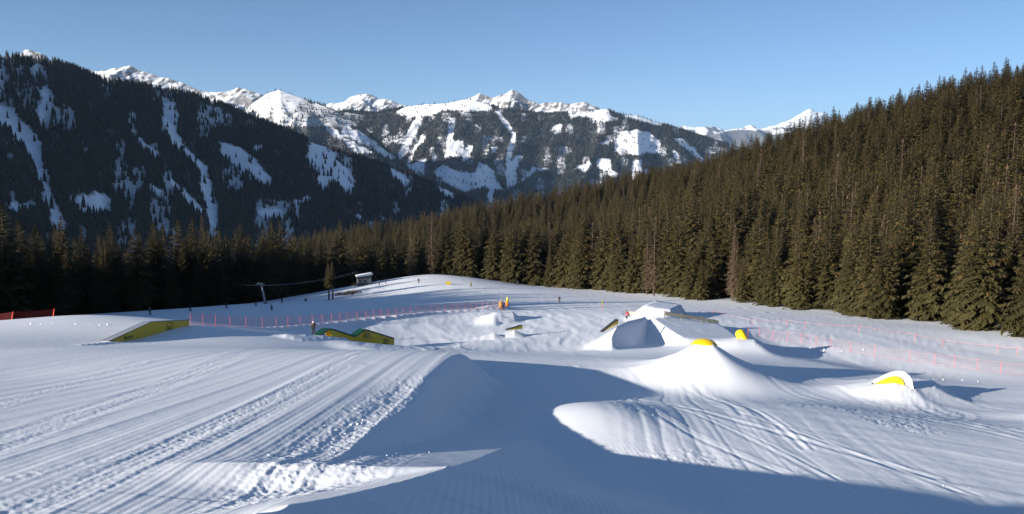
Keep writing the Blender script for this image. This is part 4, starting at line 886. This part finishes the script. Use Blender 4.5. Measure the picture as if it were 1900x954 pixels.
mb = MB(p); mb.tube([p - (0, 0, .1), p + v3(0, 0, .95)], [.34, .30], 10); mb.build('padding', M_MAT, r, smooth=True)
mb = MB(p); mb.tube([p + v3(.02, 0, .9), p + v3(.08, 0, 1.75)], [.24, .20], 10); mb.build('yellow_cover', M_YMAT, r, smooth=True)
mb = MB(p); mb.tube([p + v3(-.3, 0, .5), p + v3(-.55, 0, .75), p + v3(-.5, 0, .9)], .05, 6); mb.build('valve', M_GALV, r)
p = np.array(on_ground(1117, 575)); r = empty('marker_sign', tuple(p), 'yellow-green plate on a thin pole on the bright piste', 'sign')
mb = MB(p); mb.tube([p - (0, 0, .3), p + v3(0, 0, 1.9)], .03, 6); mb.build('pole', M_ORANGE, r)
mb = MB(p); mb.prism([p + v3(-.13, -.05, 1.0), p + v3(.13, -.05, 1.0), p + v3(.16, -.05, 1.75), p + v3(.0, -.05, 1.9), p + v3(-.16, -.05, 1.75)], (0, .03, 0)); mb.build('plate', plain('olive_plate', (.22, .24, .03), .5), r)
p = np.array(on_ground(832, 529)); r = empty('gravel_bin', tuple(p), 'low ochre bin on the knoll between tree shadows', 'bin')
mb = MB(p); mb.box(p + (0, 0, .3), (1.7, .9, .8)); mb.build('bin_body', M_OCHRE, r, bevel=.06); mb = MB(p); mb.prism([p + v3(-.9, -.5, .71), p + v3(.9, -.5, .71), p + v3(.85, .5, .95), p + v3(-.85, .5, .95)], (0, 0, .06)); mb.build('lid', M_YELLOW, r)
p = np.array(on_ground(1176, 591)); r = empty('banner_barrier', tuple(p), 'low pale banner barrier with a red post left of the snow table', 'barrier')
for dx, m_, h in ((-.75, M_GREY, 1.3), (.75, M_RED, .9)):
    mb = MB(p); mb.tube([p + v3(dx, 0, -.2), p + v3(dx, 0, h)], .045, 8); mb.build('post', m_, r)
mb = MB(p); mb.prism([p + v3(-.7, 0, .15), p + v3(.7, 0, .1), p + v3(.7, 0, .6), p + v3(-.7, 0, .65)], (0, .02, 0)); mb.build('banner', plain('sand_banner', (.6, .5, .35), .7), r)

# ------------------------------------------------------------------ people
def body_mesh(pose, mats):
    """one continuous skinned figure, about 1.75 m, facing +y; mats = (jacket, trousers, skin, boots, gloves)"""
    k = pose.get('crouch', 0.0); ln = pose.get('lean', 0.0); arm = pose.get('arm', .15); spread = pose.get('spread', .12); sit = pose.get('sit', False)
    if sit: pel = v3(0, 0, .22); kn = [v3(s_ * .15, .38, .48) for s_ in (-1, 1)]; an = [v3(s_ * .16, .62, .10) for s_ in (-1, 1)]
    else: pel = v3(0, -.16 * k, .93 - .22 * k); kn = [v3(s_ * spread, .05 + .24 * k, .50 - .05 * k) for s_ in (-1, 1)]; an = [v3(s_ * spread * 1.1, 0, .10) for s_ in (-1, 1)]
    ch = pel + v3(0, .02 + .22 * ln, .36 - .05 * ln); nk = ch + v3(0, .02 + .10 * ln, .17); hd = nk + v3(0, .03, .13); hp = hd + v3(0, .01, .09)
    V = [pel, ch, nk, hd, hp]; R = [.15, .175, .065, .10, .085]; E = [(0, 1), (1, 2), (2, 3), (3, 4)]; tagE = ['j', 'j', 's', 's']
    nose = len(V); V.append(hd + v3(0, .115, .0)); R.append(.022); E.append((3, nose)); tagE.append('s')
    for i, s_ in enumerate((-1, 1)):
        b = len(V); sh = ch + v3(s_ * .19, 0, .09); el = sh + v3(s_ * .09, -.02 + arm * .5, -.27); wr_ = el + v3(s_ * .01 + pose.get('out', 0) * s_, .10 + arm, -.18 + arm * .35); pm = wr_ + (wr_ - el) * .28
        V += [sh, el, wr_, pm]; R += [.085, .068, .05, .045]; E += [(1, b), (b, b + 1), (b + 1, b + 2), (b + 2, b + 3)]; tagE += ['j', 'j', 'j', 'g']
        dr = (wr_ - el) / np.linalg.norm(wr_ - el)
        for q in range(4):
            V.append(pm + dr * (.075 + .012 * (q in (1, 2))) + v3((q - 1.5) * .021, .012, -.015)); R.append(.011); E.append((b + 3, len(V) - 1)); tagE.append('g')
        V.append(pm + v3(-s_ * .05, .035, .01)); R.append(.013); E.append((b + 2, len(V) - 1)); tagE.append('g')
        h = len(V); V += [pel + v3(s_ * .10, 0, -.06), kn[i], an[i], an[i] + v3(0, .17, -.045)]; R += [.115, .085, .075, .055]; E += [(0, h), (h, h + 1), (h + 1, h + 2), (h + 2, h + 3)]; tagE += ['t', 't', 't', 'b']
    me = bpy.data.meshes.new('skeleton'); me.from_pydata([tuple(map(float, v)) for v in V], E, [])
    bm = bmesh.new(); bm.from_mesh(me); sk = bm.verts.layers.skin.verify(); bm.verts.ensure_lookup_table()
    for i, r_ in enumerate(R): bm.verts[i][sk].radius = (r_, r_)
    bm.verts[0][sk].use_root = True; bm.to_mesh(me); bm.free()
    o = bpy.data.objects.new('skeleton', me); COL.objects.link(o); sm = o.modifiers.new('skin', 'SKIN'); sm.use_smooth_shade = True; ss = o.modifiers.new('sub', 'SUBSURF'); ss.levels = ss.render_levels = 1
    dg = bpy.context.evaluated_depsgraph_get(); out = bpy.data.meshes.new_from_object(o.evaluated_get(dg)); bpy.data.objects.remove(o)
    names = ['j', 't', 's', 'b', 'g']; out.materials.clear()
    for m_ in mats: out.materials.append(m_)
    VV = np.array(V); mi = []
    ctr = np.array([p.center[:] for p in out.polygons]) if len(out.polygons) else np.zeros((0, 3)); best = np.full(len(ctr), 1e9); bi = np.zeros(len(ctr), int)
    for (a, b), tg in zip(E, tagE):
        A_, B_ = VV[a], VV[b]; ab = B_ - A_; t = np.clip(((ctr - A_) @ ab) / (ab @ ab + 1e-9), 0, 1); dd_ = np.linalg.norm(ctr - A_ - t[:, None] * ab, axis=1) - .5 * (R[a] + (R[b] - R[a]) * t)
        m_ = dd_ < best; best[m_] = dd_[m_]; bi[m_] = names.index(tg)
    out.polygons.foreach_set('material_index', bi.astype(np.int32)); out.polygons.foreach_set('use_smooth', np.ones(len(bi), bool)); out.update()
    return out, hd, [V[i] for i in range(len(V))], an
def person(px, py, label, jacket, trousers, helmet, facing, pose=None, gear='ski', roll=0.0, scale=1.0, group=None):
    pose = pose or {}; p = on_ground(px, py); r = empty('person', p, label, 'person', group, math.radians(facing)); r.rotation_euler = (0, roll, math.radians(facing)); r.scale = (scale,) * 3
    me, hd, V, an = body_mesh(pose, (jacket, trousers, M_SKIN, M_RUBBER, M_BLACK)); link('body', me, r)
    mb = MB(); n = 12
    rows = [(-.02, .122), (.04, .128), (.09, .112), (.13, .07), (.148, .0)]; VV, FF = [], []
    for z_, rad_ in rows: VV += [(hd[0] + rad_ * math.cos(6.2832 * k / n), hd[1] + rad_ * 1.12 * math.sin(6.2832 * k / n) - .01, hd[2] + z_) for k in range(n)]
    for i in range(len(rows) - 1): FF += [(i * n + k, i * n + (k + 1) % n, (i + 1) * n + (k + 1) % n, (i + 1) * n + k) for k in range(n)]
    mb.add(VV, FF); mb.build('helmet', helmet, r, smooth=True)
    mb = MB(); mb.prism([hd + v3(-.09, .10, -.03), hd + v3(.09, .10, -.03), hd + v3(.09, .10, .04), hd + v3(-.09, .10, .04)], (0, .035, 0)); mb.build('goggles', M_GLASS, r)
    if gear == 'ski':
        for a in an:
            mb = MB(); mb.prism([(a[0] - .05, -.75, .0), (a[0] + .05, -.75, .0), (a[0] + .045, .75, .0), (a[0] + .05, .9, .09), (a[0] - .05, .9, .09), (a[0] - .045, .75, .0)], (0, 0, .025)); mb.build('ski', M_RED, r)
        for s_ in (-1, 1):
            w = [v for v in V if v[0] * s_ > .2]; w = min(w, key=lambda v: v[2]); mb = MB(); mb.tube([w + v3(0, 0, .08), w + v3(s_ * .1, -.35, -w[2] + .03)], .011, 5); mb.build('ski_pole', M_GREY, r)
    elif gear == 'board':
        mb = MB(); mb.prism([(-.78, .02, .08), (-.6, -.11, 0), (.6, -.11, 0), (.78, .02, .08), (.6, .17, 0), (-.6, .17, 0)], (0, 0, .02)); mb.build('snowboard', M_DGREEN, r)
    return r
person(582, 621, 'person in an olive patterned jacket and pale helmet waiting behind the wave box', M_CAMO, M_BLACK, M_WHITE, 200, dict(crouch=.2, lean=.3), 'ski')
person(934, 575, 'person in a navy jacket standing by the padded snow lance', M_NAVY, M_BLACK, M_NAVY, 15, dict(arm=.05), 'ski')
person(1037.5, 561, 'skier in dark clothing gliding across the bright open piste', M_BLACK, M_CAMO, M_BLACK, 215, dict(crouch=.6, lean=.5, out=.1), 'ski')
person(960, 530, 'dark skier far off just below the forest edge', M_NAVY, M_BLACK, M_BLACK, 170, dict(crouch=.3), 'ski')
person(874, 532, 'skier in an ochre jacket on the knoll with long shadow', M_OCHRE, M_BLACK, M_BLACK, 190, dict(crouch=.2, out=.12), 'ski')
person(777, 526, 'dark figure alone between the tree shadows on the knoll', M_BLACK, M_BLACK, M_BLACK, 180, dict(), 'ski')
person(716, 528, 'dark figure right of the pair near the lift hut', M_BLACK, M_NAVY, M_BLACK, 90, dict(), 'ski')
person(704, 529, 'dark figure left of the pair near the lift hut', M_NAVY, M_BLACK, M_BLACK, 60, dict(), 'ski')
person(697, 523, 'dark figure standing right behind the lift hut', M_BLACK, M_BLACK, M_BLACK, 120, dict(), 'ski')
person(505, 576, 'snowboarder leaning into a turn on the shaded piste', M_BLACK, M_BLACK, M_BLACK, 100, dict(crouch=.5, lean=.4, out=.15), 'board', roll=-.45)
person(475, 568, 'dark figure riding up left of the short pylon', M_BLACK, M_BLACK, M_BLACK, 0, dict(), 'ski')
person(523, 563, 'small dark figure right of the short pylon', M_BLACK, M_BLACK, M_BLACK, 20, dict(crouch=.3), 'ski')
person(568, 559, 'small dark figure below the sunlit strip left of the spruce pair', M_BLACK, M_BLACK, M_BLACK, 160, dict(sit=True), 'board')
person(420, 573, 'dark figure on the drag lift track midway between the pylons', M_BLACK, M_NAVY, M_BLACK, 10, dict(), 'ski')
person(353, 578, 'dark figure on the drag lift track right of the dark pylon', M_BLACK, M_BLACK, M_BLACK, 10, dict(), 'ski')
person(278.5, 585, 'dark skier in the shade just right of the dark pylon base', M_NAVY, M_BLACK, M_WHITE, 10, dict(crouch=.1), 'ski')
person(1164.5, 594, 'person in red and black crouching left of the snow table', M_RED, M_BLACK, M_BLACK, 60, dict(crouch=.9, lean=.9), 'board')

# ------------------------------------------------------------------ loose snow clods (countless)
def clods():
    rng = np.random.default_rng(5); V, F = [], []
    ico = [(0, 0, 1), (.9, 0, .4), (.28, .85, .4), (-.72, .53, .4), (-.72, -.53, .4), (.28, -.85, .4), (.3, .5, -.5), (-.5, 0, -.5), (.3, -.5, -.5)]
    fc = [(0, 1, 2), (0, 2, 3), (0, 3, 4), (0, 4, 5), (0, 5, 1), (1, 6, 2), (2, 6, 3), (3, 7, 4), (4, 7, 8), (5, 4, 8), (5, 8, 1), (1, 8, 6), (3, 6, 7)]
    spots = []
    for (px, py), n, sx, sy, smin, smax_ in [((705, 810), 260, 2.0, 2.5, .02, .12), ((690, 835), 220, 2.0, 2, .02, .10), ((115, 603), 70, 4, 2, .05, .22), ((1555, 652), 60, 3, 1.5, .06, .25), ((520, 612), 60, 5, 2.5, .06, .25), ((1745, 705), 40, 3.5, 1.5, .05, .18), ((1400, 820), 30, 5, 4, .02, .06), ((1560, 870), 30, 6, 3, .02, .06), ((1385, 625), 25, 1.5, 1.5, .05, .2), ((300, 700), 50, 12, 9, .02, .07)]:
        c = on_ground(px, py)
        for _ in range(int(n * .3)): spots.append((c[0] + rng.normal(0, sx * .5), c[1] + rng.normal(0, sy * .5), (smin + (smax_ - smin) * rng.uniform() ** 4) * .6))
    S = np.array(spots); zz = ground(S[:, 0], S[:, 1])
    for (x, y, s_), z_ in zip(S, zz):
        a = rng.uniform(0, 6.28); ca, sa = math.cos(a), math.sin(a); b = len(V); q = rng.uniform(.65, 1.2, (9, 3))
        for (u, v, w), j in zip(ico, q): u, v, w = u * j[0], v * j[1], w * j[2]; V.append((x + s_ * (u * ca - v * sa), y + s_ * (u * sa + v * ca), z_ + s_ * (w * .8 + .25)))
        F += [tuple(b + i for i in f) for f in fc]
    o = link('snow_clods', np_mesh('snow_clods', np.array(V), np.array(F)), None, M_SNOW); o['kind'] = 'stuff'; tag(o, 'loose snow clods strewn below the kicker edge and fences', 'snow clods')
clods()

# ------------------------------------------------------------------ thin winter haze
mb = MB(); mb.box((0, 0, 1150), (98000, 98000, 3300)); hz = mb.build('haze', None); hz['kind'] = 'stuff'; tag(hz, 'thin bluish winter haze over the valley', 'haze')
hm = bpy.data.materials.new('haze'); hm.use_nodes = True; hm.node_tree.nodes.clear(); ho = hm.node_tree.nodes.new('ShaderNodeOutputMaterial'); hv = hm.node_tree.nodes.new('ShaderNodeVolumePrincipled')
hv.inputs['Color'].default_value = (.42, .66, 1.0, 1); hv.inputs['Density'].default_value = 1.5e-5; hv.inputs['Anisotropy'].default_value = .0
hm.node_tree.links.new(hv.outputs[0], ho.inputs['Volume']); hz.data.materials.append(hm)
